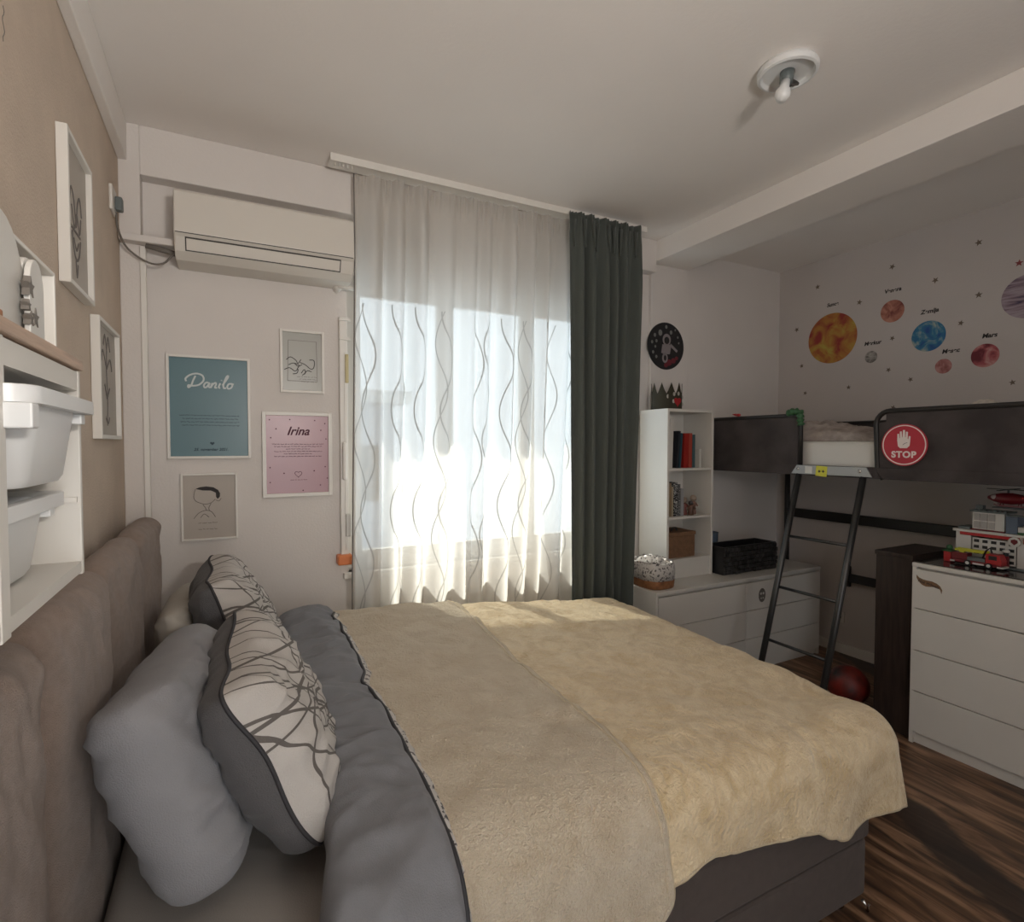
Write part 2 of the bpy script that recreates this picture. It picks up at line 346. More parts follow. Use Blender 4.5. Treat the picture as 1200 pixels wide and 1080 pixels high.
def stroke(mb, pts, w, mtx, h=0.0012):
    """flat ribbon stroke along 2-D points with a little thickness"""
    P = [Vector((a, b)) for a, b in pts]; L = []; Rr = []
    for i, q in enumerate(P):
        t = (P[min(i + 1, len(P) - 1)] - P[max(i - 1, 0)])
        if t.length < 1e-9: t = Vector((1, 0))
        t.normalize(); nn = Vector((-t.y, t.x)); ww = (w[i] if isinstance(w, list) else w) / 2
        L.append(q + nn * ww); Rr.append(q - nn * ww)
    n = len(P); s0 = len(mb.f) % 17 * 0.00003; hh = [h + s0 + 0.00003 * i for i in range(n)]
    vv = [mtx @ Vector((*L[i], hh[i])) for i in range(n)] + [mtx @ Vector((*Rr[i], hh[i])) for i in range(n)] + [mtx @ Vector((*L[i], 0)) for i in range(n)] + [mtx @ Vector((*Rr[i], 0)) for i in range(n)]
    ff = []
    for i in range(n - 1): ff += [(i, n + i, n + i + 1, i + 1), (i, i + 1, 2 * n + i + 1, 2 * n + i), (n + i, 3 * n + i, 3 * n + i + 1, n + i + 1)]
    mb.add(vv, ff)
def smooth_pts(pts, n=6):
    out = []; P = [Vector(q) for q in pts]
    for i in range(len(P) - 1):
        p0 = P[max(i - 1, 0)]; p1 = P[i]; p2 = P[i + 1]; p3 = P[min(i + 2, len(P) - 1)]
        for k in range(n):
            t = k / n; out.append(0.5 * ((2 * p1) + (p2 - p0) * t + (2 * p0 - 5 * p1 + 4 * p2 - p3) * t * t + (3 * p1 - p0 - 3 * p2 + p3) * t ** 3))
    out.append(P[-1]); return out
def circle(cx, cy, r, n=32, ry=None): return [(cx + r * math.cos(2 * PI * k / n), cy + (ry or r) * math.sin(2 * PI * k / n)) for k in range(n)]
def star(cx, cy, r, n=5, q=0.42, a0=PI / 2): return [(cx + (r if k % 2 == 0 else r * q) * math.cos(a0 + PI * k / n), cy + (r if k % 2 == 0 else r * q) * math.sin(a0 + PI * k / n)) for k in range(2 * n)]
def N3(x, y, z=0.): return noise.noise(Vector((x, y, z)))
def fbm(x, y, z=0., o=4):
    a = 1; s = 0
    for i in range(o): s += a * noise.noise(Vector((x, y, z))); x *= 2.03; y *= 2.03; z *= 2.03; a *= 0.5
    return s
def sst(a, b, x): t = max(0, min(1, (x - a) / (b - a))); return t * t * (3 - 2 * t)

def copy_tree(o, loc):
    r = o.copy(); COL.objects.link(r); r.location = loc
    for ch in list(o.children):
        c = ch.copy(); COL.objects.link(c); c.parent = r; c.matrix_parent_inverse = ch.matrix_parent_inverse.copy()
        for g in list(ch.children):
            d = g.copy(); COL.objects.link(d); d.parent = c; d.matrix_parent_inverse = g.matrix_parent_inverse.copy()
    return r

# ------------------------------------------------------------------ room shell
XL, XR, YW, YB, HC = -0.41, 4.03, 3.00, -1.60, 2.95
WX0, WX1, WZ0, WZ1 = 0.565, 2.36, 0.86, 2.46
struct(MB().box(XL - .2, XR + .2, YB - .2, YW + .3, -0.12, 0).build('floor', M['floor']))
struct(MB().box(XL - .2, XR + .2, YB - .2, YW + .3, HC, HC + .15).build('ceiling', M['ceil']))
struct(MB().box(XL - .15, XL, YB - .15, YW + .25, 0, HC).build('wall_left', M['beige']))
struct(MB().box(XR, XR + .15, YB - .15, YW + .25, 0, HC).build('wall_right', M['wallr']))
wb = MB(); wb.box(XL, -0.1, YB - .15, YB, 0, HC); wb.box(1.0, XR, YB - .15, YB, 0, HC); wb.box(-0.1, 1.0, YB - .15, YB, 2.3, HC)
struct(wb.build('wall_back', M['wall']))
ww = MB(); ww.box(XL, WX0, YW, YW + .25, 0, HC); ww.box(WX1, XR, YW, YW + .25, 0, HC)
ww.box(WX0, WX1, YW, YW + .25, 0, WZ0); ww.box(WX0, WX1, YW, YW + .25, WZ1, HC)
struct(ww.build('wall_window', M['wall']))
struct(MB().box(2.64, 2.985, 2.975, YW, 0, HC).build('trim_1', M['wall'], bevel=0.004))          # pier beside the curtain
struct(MB().box(2.64, 2.985, YB, YW - .01, 2.81, HC).build('trim_2', M['ceil'], bevel=0.004))     # ceiling beam
struct(MB().box(-0.33, 2.64, 2.92, YW, 2.735, HC).build('trim_3', M['wall'], bevel=0.004))        # beam over the window
struct(MB().box(XL, -0.33, 2.92, YW, 0, HC).build('trim_4', M['wall'], bevel=0.004))              # corner column
struct(MB().box(XL, -0.375, YB, 2.92, 2.785, HC).build('trim_5', M['ceil'], bevel=0.004))         # beam along the beige wall
struct(MB().box(-0.335, -0.312, 2.905, 2.93, 0.0, 2.42).build('trim_6', M['whiteframe'], bevel=0.003))  # cable duct upright
struct(MB().box(-0.405, -0.20, 2.86, 2.92, 2.425, 2.455).build('trim_7', M['wall'], bevel=0.003))
struct(MB().box(2.0, XR, 2.985, YW, 0, 0.07).build('baseboard_window', M['whiteframe']))
struct(MB().box(XR - .015, XR, YB, 2.98, 0, 0.07).build('baseboard_right', M['whiteframe']))

# window
win = struct(thing('window_1', None, None, (1.4, 3.1, WZ0)))
fr = MB(); fr.box(WX0, WX0 + .05, 3.05, 3.12, WZ0, WZ1); fr.box(WX1 - .05, WX1, 3.05, 3.12, WZ0, WZ1)
fr.box(WX0 + .05, WX1 - .05, 3.05, 3.12, WZ0, WZ0 + .06); fr.box(WX0 + .05, WX1 - .05, 3.05, 3.12, WZ1 - .06, WZ1)
for mxx in (1.145, 1.70): fr.box(mxx - .015, mxx + .015, 3.045, 3.12, WZ0 + .06, WZ1 - .06)
fr.build('window_frame', M['whiteframe'], win, bevel=0.004)
for a, b in ((WX0 + .05, 1.13), (1.16, 1.685), (1.715, WX1 - .05)):
    s = MB(); s.box(a, a + .035, 3.06, 3.10, WZ0 + .06, WZ1 - .06); s.box(b - .035, b, 3.06, 3.10, WZ0 + .06, WZ1 - .06)
    s.box(a + .035, b - .035, 3.06, 3.10, WZ0 + .06, WZ0 + .10); s.box(a + .035, b - .035, 3.06, 3.10, WZ1 - .10, WZ1 - .06)
    sash = s.build('sash', M['whiteframe'], win, bevel=0.003)
    MB().box(a + .035, b - .035, 3.078, 3.083, WZ0 + .10, WZ1 - .10).build('pane', M['glass'], sash)
MB().box(WX0 - .03, WX1 + .03, 2.965, 3.05, WZ0 - .03, WZ0).build('window_sill', M['whiteframe'], win, bevel=0.004)
# shutter-belt casing at the left jamb, with its handle grip
cz = MB(); cz.box(.522, .563, 2.968, 3.0, .935, 2.20); casing = cz.build('casing', M['whiteframe'], win, bevel=0.004)
cg = MB(); cg.box(.545, .558, 2.962, 2.97, .99, 2.03); cg.box(.52, .58, 2.955, 2.97, 2.095, 2.11); cg.box(.52, .58, 2.955, 2.97, 2.195, 2.21)
cg.build('casing_rib', M['whiteframe'], win)
g = MB(); g.box(.530, .552, 2.945, 2.968, 1.36, 1.56); g.build('handle', M['whiteframe'], win, bevel=0.008)
g = MB(); g.box(.545, .572, 2.95, 2.968, 1.06, 1.18); g.build('latch', M['toywhite'], win, bevel=0.005)
g = MB(); g.box(.548, .566, 2.95, 2.968, 1.87, 2.02); g.build('hinge', mat('pale_gold', (.5, .42, .22), .4), win, bevel=0.004)
w = MB(); w.box(.500, .575, 2.935, 3.0, .912, .965)
tag(w.build('belt_winder', M['orange'], bevel=0.008), 'orange shutter belt winder on the wall at the foot of the window casing', 'belt winder')
r = thing('wall_bracket', 'small white rod bracket on the wall just under the air conditioner', 'bracket', (.55, 2.98, 2.35))
MB().tube([(.51, 2.93, 2.362), (.62, 2.93, 2.358)], .012).build('rod', M['whiteframe'], r, smooth=True)
MB().tube([(.515, 2.93, 2.362), (.515, 2.999, 2.362)], .02).build('mount', M['whiteframe'], r, smooth=True)
# outside: unseen slab added overhead (blocks the sun from the upper curtain), house across the street, ground
struct(MB().box(-.6, 3.6, 3.26, 4.35, 3.32, 3.5).build('sun_blocker_slab', M['slab']))
b = thing('neighbour_house', 'blurred pale house wall seen through the sheer curtain', 'building', (2.0, 14, -6))
MB().box(-1.2, 3.8, 14, 18, -6, 2.6).build('facade', M['concrete'], b); MB().box(-1.6, 4.2, 13.7, 18.3, 2.6, 2.9).build('roof', M['slab'], b)
for i in range(3): MB().box(-.4 + i * 1.5, .4 + i * 1.5, 13.95, 14.02, .1, 1.5).build('window', M['acgrey'], b)

# ------------------------------------------------------------------ curtains
rail = thing('curtain_rail', 'white ceiling curtain rail running above the sheer and green curtains', 'curtain rail', (1.4, 2.82, HC))
MB().box(.455, 2.42, 2.775, 2.865, HC - .028, HC).build('track', M['whiteframe'], rail, bevel=0.003)
MB().box(.455, 2.42, 2.768, 2.775, HC - .035, HC).build('valance_strip', M['whiteframe'], rail)
gl = MB(); 
for k in range(5): gl.tube([(.48 + k * .02, 2.80, HC - .028), (.48 + k * .02, 2.80, HC - .045)], .004, 6)
gl.build('glider', M['socketw'], rail)

def curtain(name, x0, x1, x0b, x1b, yc, z0, z1, folds, amp, mtl, seed, nx=420, nz=60, sheer=False, sway=0.0):
    rnd = random.Random(seed)
    ph = [rnd.uniform(-.9, .9) for _ in range(folds * 2 + 4)]; am = [rnd.uniform(.45, 1.25) for _ in range(folds * 2 + 4)]
    def lerp(arr, t):
        i = int(t); f = t - i; f = f * f * (3 - 2 * f); return arr[i] * (1 - f) + arr[i + 1] * f
    def base(u, v):       # v: 0 bottom 1 top
        q = u * folds; t = v
        w = 2 * PI * (q + .22 * lerp(ph, q + 1))
        A = amp * lerp(am, q + 1) * (0.45 + 0.55 * (1 - sst(.86, 1.0, v)))
        xx = (x0b + (x1b - x0b) * u) * (1 - t) + (x0 + (x1 - x0) * u) * t
        y = yc + A * (math.sin(w) + .28 * math.sin(2 * w + 1.0 + 1.5 * (1 - v))) + .010 * fbm(u * 9, v * 1.5, seed)
        xx += A * .55 * math.sin(w * 1.0 + 1.3 + .7 * (1 - v)) * .6 + sway * math.sin(v * 4) 
        # gathered heading: fine pleats at the very top
        hd = sst(.955, .985, v)
        y += hd * .008 * math.sin(w * 4.0)
        return Vector((xx, y, z0 + (z1 - z0) * v))
    mb = MB(); vs2 = [j / (nz - 1) for j in range(nz)]
    vs2 = [1 - (1 - t) ** 1.15 for t in vs2]
    mb.grid(nx, nz, lambda a, c: base(a, vs2[round(c * (nz - 1))]))
    o = mb.build(name, mtl, None, smooth=True)
    # UV in metres of cloth
    me = o.data; uvl = me.uv_layers.new(name='UVMap'); acc = [0.0]
    row = round(.5 * (nz - 1)) * nx
    for i in range(1, nx): acc.append(acc[-1] + (me.vertices[row + i].co - me.vertices[row + i - 1].co).xy.length)
    for lp in me.loops:
        i = lp.vertex_index % nx; uvl.data[lp.index].uv = (acc[i], me.vertices[lp.vertex_index].co.z)
    return o, base
sh, shb = curtain('sheer_curtain', .575, 2.42, .53, 2.262, 2.845, .02, HC - .035, 14, .042, M['sheer'], 3, nx=640, nz=70, sheer=True)
tag(sh, 'long white sheer curtain with thin wavy embroidered lines hanging before the window', 'curtain')
hm = MB()
hm.tube([shb(0, k / 60) for k in range(61)], .0035, 6); hm.build('side_hem', M['inksoft'], sh, smooth=True)
gc, gcb = curtain('drape_curtain', 1.80, 2.33, 1.83, 2.25, 2.735, .02, HC - .03, 6, .034, M['green'], 9, nx=220, nz=60)
sm = gc.modifiers.new('solid', 'SOLIDIFY'); sm.thickness = .003
tag(gc, 'heavy grey green drape gathered at the end of the rail beside the sheer', 'curtain')
hd = MB()
for k in range(9):
    u = .06 + k * .11; a = gcb(u, .985); c = gcb(u, .93); hd.tube([a + Vector((0, -.012, 0)), c + Vector((0, -.014, 0))], [.012, .005], 8)
hd.build('pleat', M['green'], gc, smooth=True)

# ------------------------------------------------------------------ air conditioner
ac = thing('air_conditioner', 'white wall air conditioner mounted under the beam left of the sheer curtain', 'air conditioner', (.18, 2.9, 2.36))
prof = [(3.0, 2.655), (2.80, 2.655), (2.772, 2.640), (2.762, 2.46), (2.775, 2.445), (2.80, 2.39), (2.84, 2.362), (3.0, 2.362)]
q = MB(); n_ = len(prof); xa, xb = -.196, .563
q.add([(x, a, b_) for x in (xa, xb) for a, b_ in prof], [tuple(range(n_)), tuple(range(n_, 2 * n_))[::-1]] + [(i, i + n_, (i + 1) % n_ + n_, (i + 1) % n_) for i in range(n_)])
q.build('housing', M['ac'], ac, bevel=0.006)
def acface(y0, z0, y1, z1, x0, x1, off, name, m):
    d = Vector((0, y1 - y0, z1 - z0)); nrm = Vector((0, -abs(d.z), -abs(d.y) if d.y > 0 else 0)).normalized() * off
    mb = MB(); a = Vector((0, y0, z0)) ; c = Vector((0, y1, z1))
    mb.add([(x0, a.y, a.z), (x1, a.y, a.z), (x1, c.y, c.z), (x0, c.y, c.z), (x0, a.y + nrm.y, a.z + nrm.z), (x1, a.y + nrm.y, a.z + nrm.z), (x1, c.y + nrm.y, c.z + nrm.z), (x0, c.y + nrm.y, c.z + nrm.z)],
           [(0, 1, 2, 3), (4, 7, 6, 5), (0, 4, 5, 1), (1, 5, 6, 2), (2, 6, 7, 3), (3, 7, 4, 0)])
    return mb.build(name, m, ac)
acface(2.7735, 2.447, 2.798, 2.393, -.155, .50, .003, 'outlet_gap', M['acgrey'])
acface(2.7755, 2.441, 2.796, 2.398, -.150, .495, .007, 'flap', M['ac'])
MB().box(-.19, .557, 2.7605, 2.7635, 2.458, 2.461).build('panel_seam', M['acgrey'], ac)
MB().tube([(-.19, 2.90, 2.40), (-.24, 2.895, 2.41), (-.31, 2.89, 2.42)], .012).build('hose', M['cord'], ac, smooth=True)
cb = MB().tube(smooth_pts([(-.396, 2.77, 2.50), (-.395, 2.80, 2.44), (-.37, 2.86, 2.385), (-.30, 2.885, 2.345), (-.245, 2.885, 2.35), (-.205, 2.88, 2.395), (-.185, 2.88, 2.405)]), .0045, 8)
tag(cb.build('power_cable', M['cord'], smooth=True), 'thin grey cable looping from wall socket to air conditioner', 'cable')
so = thing('wall_socket', 'white square socket high on the beige wall near the corner', 'socket', (-.41, 2.76, 2.54))
MB().box(-.41, -.398, 2.70, 2.80, 2.49, 2.59).build('plate', M['socketw'], so, bevel=0.004)
MB().box(-.398, -.372, 2.745, 2.785, 2.505, 2.56).build('plug', M['toygrey'], so, bevel=0.006)

# ------------------------------------------------------------------ ceiling light
cl = thing('ceiling_light', 'round white ceiling light fitting with a bare bulb and no shade', 'ceiling light', (1.865, 1.37, HC))
T = Matrix.Translation((1.865, 1.37, HC))
MB().lathe([(.0, 0), (.098, 0), (.105, -.012), (.104, -.030), (.092, -.034), (.086, -.018), (.0, -.018)], T).build('base_plate', M['plastic'], cl, smooth=False, bevel=0.002)
MB().tube([(1.865, 1.37, HC - .018), (1.850, 1.365, HC - .062)], [.026, .022], 16).build('socket', M['toygrey'], cl, smooth=True)
MB().lathe([(.0, 0), (.016, -.002), (.017, -.03), (.026, -.05), (.027, -.066), (.018, -.082), (.0, -.088)], Matrix.Translation((1.850, 1.365, HC - .055)) @ Matrix.Rotation(.3, 4, 'Y')).build('bulb', M['plastic'], cl, smooth=True)
w = MB()
for k in range(4): w.tube(smooth_pts([(1.88 + .012 * k, 1.39, HC - .02), (1.90 + .008 * k, 1.40 - .01 * k, HC - .045), (1.875, 1.375 + .01 * k, HC - .04)]), .005, 6)
w.build('wiring', M['acgrey'], cl, smooth=True)

# added uplighter, unseen behind the camera, to brighten ceiling and walls
fl0 = thing('added_uplighter', 'slim uplighter added for fill light, unseen behind the camera', 'fill lamp', (0.6, -0.95, 0))
MB().lathe([(0, 0), (.14, 0), (.14, .015), (.02, .025), (0, .025)], Matrix.Translation((0.6, -0.95, 0.0005))).build('base', M['steel'], fl0, smooth=True)
MB().tube([(0.6, -0.95, .02), (0.6, -0.95, 1.74)], .012, 12).build('pole', M['steel'], fl0, smooth=True)
MB().lathe([(.012, 1.74), (.06, 1.75), (.15, 1.82), (.155, 1.83), (.146, 1.825), (.055, 1.762), (.01, 1.755)], Matrix.Translation((0.6, -0.95, 0))).build('shade', M['white'], fl0, smooth=True)
MB().sphere((0.6, -0.95, 1.80), .03).build('bulb', M['plastic'], fl0, smooth=True)
light('uplighter_fill', 'AREA', (0.6, -0.95, 1.87), (-0.28, 1, 0.62), 21.0, (1.0, 0.93, 0.86), shape='DISK', size=0.28, spread=math.radians(160))  # fill light added above the uplighter, aimed at ceiling and window wall

# ------------------------------------------------------------------ framed pictures
def picture(name, label, kind, org, w, h, paper, fw=.014, depth=.022, framem=None, cat='picture'):
    """org = lower-left corner on the wall; local x right, y up, z out of the wall"""
    mt = frame_mtx(kind, org); root = thing(name, label, cat, tuple(mt.translation)); framem = framem or M['whiteframe']
    f = MB(); 
    f.box(0, fw, 0, h, 0.001, depth, mt); f.box(w - fw, w, 0, h, 0.001, depth, mt); f.box(fw, w - fw, 0, fw, 0.001, depth, mt); f.box(fw, w - fw, h - fw, h, 0.001, depth, mt)
    f.build('frame', framem, root, bevel=0.0015)
    MB().box(fw, w - fw, fw, h - fw, .002, depth * .45, mt).build('print', paper, root)
    return root, mt @ Matrix.Translation((0, 0, depth * .45 + .0003))
def scribble(mb, x0, x1, y, mt, amp, w, seed):
    rnd = random.Random(seed); x = x0
    while x < x1 - .004:
        L = min(rnd.uniform(.008, .022), x1 - x); n = max(3, int(L / .0018))
        stroke(mb, [(x + L * i / n, y + amp * rnd.uniform(-1, 1)) for i in range(n + 1)], w, mt, .0004); x += L + .0035
# blue poster
pr, mt = picture('framed_poster', 'dusty blue name poster in a white frame, large white script lettering', 'win', (-.252, 3.0, 1.48), .35, .487, M['bluepaper'], .012)
L = [  # hand-drawn script 'Danilo', unit = letter height
    [(.30, .95), (.22, .6), (.16, .2), (.02, .05), (.0, .22), (.25, .18), (.62, .28), (.84, .62), (.72, .98), (.35, 1.12), (-.02, 1.0), (-.25, .72), (-.18, .5)],
    [(1.22, .42), (1.05, .48), (.93, .3), (.98, .1), (1.12, .14), (1.25, .45), (1.22, .18), (1.34, .1)],
    [(1.42, .46), (1.36, .08), (1.46, .36), (1.60, .48), (1.66, .36), (1.62, .12), (1.76, .10)],
    [(1.90, .46), (1.85, .16), (1.96, .08)], [(1.94, .66), (1.95, .70)],
    [(2.06, .3), (2.28, .85), (2.30, 1.05), (2.20, .95), (2.12, .4), (2.18, .10), (2.32, .12)],
    [(2.62, .46), (2.44, .42), (2.38, .2), (2.48, .06), (2.64, .14), (2.68, .34), (2.60, .46), (2.76, .40)]]
tx = MB()
for s in L: stroke(tx, [((a * .068) + .086 + b * .012, b * .062 + .333) for a, b, *_ in [tuple(v) for v in smooth_pts([(a, b, 0) for a, b in s], 7)]], .0075, mt, .0012)
tx.build('lettering', M['paletext'], pr)
bt = MB()
for i, (a, b) in enumerate(((.05, .30), (.062, .295), (.055, .30), (.06, .30))): scribble(bt, a, b, .205 - .0155 * i, mt, .0024, .0022, i)
bt.build('small_print', M['bluetext'], pr); bt = MB(); bt.prism([(.172, .074), (.178, .080), (.183, .076), (.188, .080), (.193, .074), (.183, .064)], 0, .0004, mt)
bt.build('heart_mark', M['bluetext'], pr)
text_mesh('date_line', '25. novembar 2021.', .018, mt @ Matrix.Translation((.178, .043, 0)), M['bluetext'], pr, shear=.3, bold=.0005)
# pink poster
pr, mt = picture('framed_poster', 'dusty pink name poster in a white frame with dark lettering and dots', 'win', (.148, 3.0, 1.281), .334, .431, M['pinkpaper'], .018)
text_mesh('lettering', 'Irina', .060, mt @ Matrix.Translation((.168, .333, 0)), M['burgundy'], pr, shear=.35, bold=.0012)
bt = MB()
for i, (a, b) in enumerate(((.045, .295), (.055, .285), (.11, .225), (.055, .285), (.10, .24), (.055, .285))): scribble(bt, a, b, .268 - .0125 * i, mt, .0020, .0022, 20 + i)
hp = [(math.sin(t) ** 3 * .017 + .168, (.8125 * math.cos(t) - .3125 * math.cos(2 * t) - .125 * math.cos(3 * t) - .0625 * math.cos(4 * t)) * .017 + .115) for t in [2 * PI * k / 28 for k in range(27)]]
hm_ = MB(); stroke(hm_, hp, .0022, mt); hm_.build('heart_mark', M['burgundy'], pr); scribble(bt, .13, .21, .085, mt, .0018, .0018, 77)
bt.build('small_print', M['burgundy'], pr)
dt = MB(); rnd = random.Random(5)
for (a, b) in ((.035, .39), (.13, .393), (.25, .39), (.30, .375), (.065, .345), (.28, .34), (.04, .30), (.305, .295), (.035, .15), (.10, .12), (.30, .15), (.31, .09), (.275, .055), (.19, .03), (.035, .075), (.245, .13)):
    dt.prism(circle(a, b, .0035, 8), 0, .0004, mt)
dt.build('dot', M['burgundy'], pr); 
# pale grey botanical print
pr, mt = picture('framed_print', 'small white framed print of dark curling branches above the pink poster', 'win', (.235, 3.0, 1.811), .212, .317, M['greypaper'], .012)
bt = MB()
S = [[(.03, .165), (.05, .18), (.075, .165), (.085, .15), (.10, .17)], [(.04, .14), (.065, .15), (.085, .135), (.105, .145)], [(.02, .115), (.045, .125), (.07, .11), (.085, .12), (.08, .10), (.06, .095)],
     [(.095, .155), (.12, .145), (.145, .125), (.16, .13), (.165, .155), (.16, .17), (.14, .17)], [(.10, .10), (.115, .12), (.12, .105), (.105, .09)], [(.115, .095), (.13, .115), (.15, .11)], [(.07, .15), (.09, .14), (.08, .12)]]
for s in S: stroke(bt, [tuple(v.xy) for v in smooth_pts([(a, b, 0) for a, b in s], 5)], .0036, mt)
bt.build('branch_drawing', M['ink'], pr)
bt = MB(); stroke(bt, [(.035, .06), (.04, .265), (.175, .265), (.178, .06), (.035, .06)], .0022, mt)
for i in range(3): scribble(bt, .08 + .01 * i, .175, .082 - .012 * i, mt, .002, .0016, 50 + i)
bt.build('border_line', M['inksoft'], pr)
# line drawing (plain generic sketch)
pr, mt = picture('framed_drawing', 'white framed line drawing with a black cap of hair, lowest picture', 'win', (-.203, 3.0, 1.090), .238, .32, M['paper'], .009)
bt = MB(); bt.prism([(.060, .246), (.078, .254), (.105, .257), (.135, .252), (.155, .238), (.163, .222), (.162, .205), (.152, .195), (.146, .205), (.145, .225), (.125, .236), (.09, .238)], 0, .0005, mt)
bt.build('hair_shape', M['ink'], pr)
bt = MB()
for s in ([(.06, .245), (.055, .225), (.053, .205), (.06, .19), (.075, .18), (.10, .172), (.125, .178), (.143, .195)], [(.09, .17), (.10, .155), (.105, .14)], [(.125, .175), (.115, .155), (.117, .14)], [(.052, .105), (.072, .13), (.10, .142), (.125, .135), (.142, .108)], [(.145, .19), (.158, .185), (.168, .198)], [(.08, .108), (.095, .125), (.115, .108)]):
    stroke(bt, [tuple(v.xy) for v in smooth_pts([(a, b, 0) for a, b in s], 5)], .0026, mt)
for i in range(2): cl_ = MB(); scribble(cl_, .07, .15, .082 - .03 * i, mt, .0025, .002, 60 + i); cl_.build('caption_line', M['inksoft'], pr)
bt.build('pencil_line', M['inksoft'], pr)
# left wall pictures
pr, mt = picture('framed_print', 'tall white framed pencil print high on the beige wall', 'left', (XL, 1.925, 2.0), .31, .433, M['paper'], .014, .028)
bt = MB()
for s in ([(.08, .26), (.10, .30), (.13, .27), (.15, .20), (.17, .27), (.20, .30), (.22, .25)], [(.10, .25), (.13, .19), (.16, .24), (.19, .19), (.21, .24)], [(.09, .185), (.20, .18)], [(.10, .175), (.12, .12), (.15, .10), (.18, .12), (.20, .17)], [(.14, .10), (.15, .05), (.165, .09)], [(.12, .16), (.15, .13), (.18, .16)]):
    stroke(bt, [tuple(v.xy) for v in smooth_pts([(a, b, 0) for a, b in s], 5)], .007, mt)
bt.build('sketch_line', M['inksoft'], pr)
pr, mt = picture('framed_print', 'smaller white framed leaf sketch on the beige wall near the corner', 'left', (XL, 2.30, 1.568), .39, .42, M['paper'], .014, .028)
bt = MB()
for s in ([(.19, .05), (.20, .15), (.19, .25), (.20, .33)], [(.20, .33), (.17, .38), (.14, .34)], [(.20, .33), (.23, .38), (.26, .33)], [(.19, .26), (.13, .32), (.10, .28)], [(.195, .26), (.26, .30), (.29, .26)], [(.19, .15), (.15, .20)], [(.195, .15), (.24, .19)], [(.16, .08), (.20, .06), (.23, .08)]):
    stroke(bt, [tuple(v.xy) for v in smooth_pts([(a, b, 0) for a, b in s], 5)], .008, mt)
bt.build('leaf_sketch', M['inksoft'], pr)
# hairline crack in the beige wall
ck = MB().tube([(-.4105, 1.555, 2.86 - .012 * k + 0.0) if False else (-.4105, 1.545 + .006 * math.sin(k * 1.3), 2.475 - .0085 * k) for k in range(10)], .0016, 5)
tag(ck.build('wall_crack', M['cord']), 'short dark crack in the beige wall near the ceiling', 'crack')

# ------------------------------------------------------------------ wall storage with bins
sc_ = thing('wall_storage', 'white wall cabinet with open front fixed above the headboard', 'storage cabinet', (-.30, .72, 1.35))
c = MB(); x0, x1, zb, zt = XL + .001, -.20, 1.352, 1.660; ys = (.030, .375, .712, 1.045)
for i, y in enumerate(ys): MB().box(x0, x1, y - (.0 if i == 0 else .010), y + (.016 if i < 3 else .002), zb, zt - .0).build('side_panel', M['white'], sc_, bevel=0.0015)
MB().box(x0, x1 - .001, .06, 1.035, zb + .004, zb + .020).build('bottom_panel', M['white'], sc_)
MB().box(x0, x1 - .001, .06, 1.035, zt - .030, zt - .002).build('top_panel', M['white'], sc_)
MB().box(x0, x0 + .006, .06, 1.035, zb + .02, zt - .03).build('back_panel', M['white'], sc_)
rl = MB()
for i in range(3):
    a, b_ = ys[i] + .016, ys[i + 1] - .010
    for z in (1.474, 1.604):
        for q0 in (a, b_ - .007): MB().box(x0 + .006, x1 - .004, q0, q0 + .007, z - .012, z - .004).build('bin_runner', M['white'], sc_)
pk = MB().box(x0, x1 + .004, .04, 1.049, zt + .001, zt + .017)
tag(pk.build('shelf_board', M['pine'], bevel=0.002), 'thin pale wooden board lying on top of the wall cabinet', 'shelf board')
def storage_bin(label, y0, y1, z_rim, h, xin, xout, grip=False):
    t = thing('storage_bin', label, 'storage bin', ((xin + xout) / 2, (y0 + y1) / 2, z_rim - h))
    def loop(ix, iy, z, r=.03):
        pts = []
        for cx, cy, a0 in ((xout - ix - r, y1 - iy - r, 0), (xin + ix + r, y1 - iy - r, 90), (xin + ix + r, y0 + iy + r, 180), (xout - ix - r, y0 + iy + r, 270)):
            for k in range(9): a = math.radians(a0 + 11.25 * k); pts.append((cx + r * math.cos(a), cy + r * math.sin(a), z))
        return pts
    lv = [loop(.036, .060, z_rim - h + .003, .03), loop(.031, .055, z_rim - h, .034), loop(.026, .050, z_rim - h + .008, .036), loop(.014, .042, z_rim - .022, .04), loop(.014, .042, z_rim - .019, .04), loop(.0, .0, z_rim - .019, .03), loop(.0, .0, z_rim - .001, .03), loop(.002, .002, z_rim, .03),
          loop(.010, .030, z_rim, .036), loop(.018, .046, z_rim - .004, .04), loop(.032, .056, z_rim - h + .012, .036)]
    mb = MB(); n = len(lv[0]); vv = [q for l_ in lv for q in l_]
    ff = [tuple(range(n)), tuple((len(lv) - 1) * n + k for k in range(n))[::-1]] + [(i * n + k, i * n + (k + 1) % n, (i + 1) * n + (k + 1) % n, (i + 1) * n + k) for i in range(len(lv) - 1) for k in range(n)]
    mb.add(vv, ff); o = mb.build('bin_body', M['plastic'], t, smooth=True)
    em = o.modifiers.new('es', 'EDGE_SPLIT'); em.split_angle = math.radians(40)
    if grip:
        g = MB(); g.box(xout - .085, xout - .001, y0 - .001, y0 + .022, z_rim - .046, z_rim - .0195); g.build('grip', M['plastic'], t, bevel=0.002)
    s = MB(); s.box(xout - .030, xout - .010, y1 - .050, y1 - .028, z_rim - .034, z_rim - .0195); s.build('stop_lug', M['plastic'], t, bevel=0.002)
    return t
storage_bin('white plastic bin pulled out on the upper runners of wall cabinet', .722, 1.028, 1.612, .112, -.395, -.176, True)
storage_bin('white plastic bin sitting deeper on the lower runners of wall cabinet', .722, 1.022, 1.482, .106, -.400, -.212)
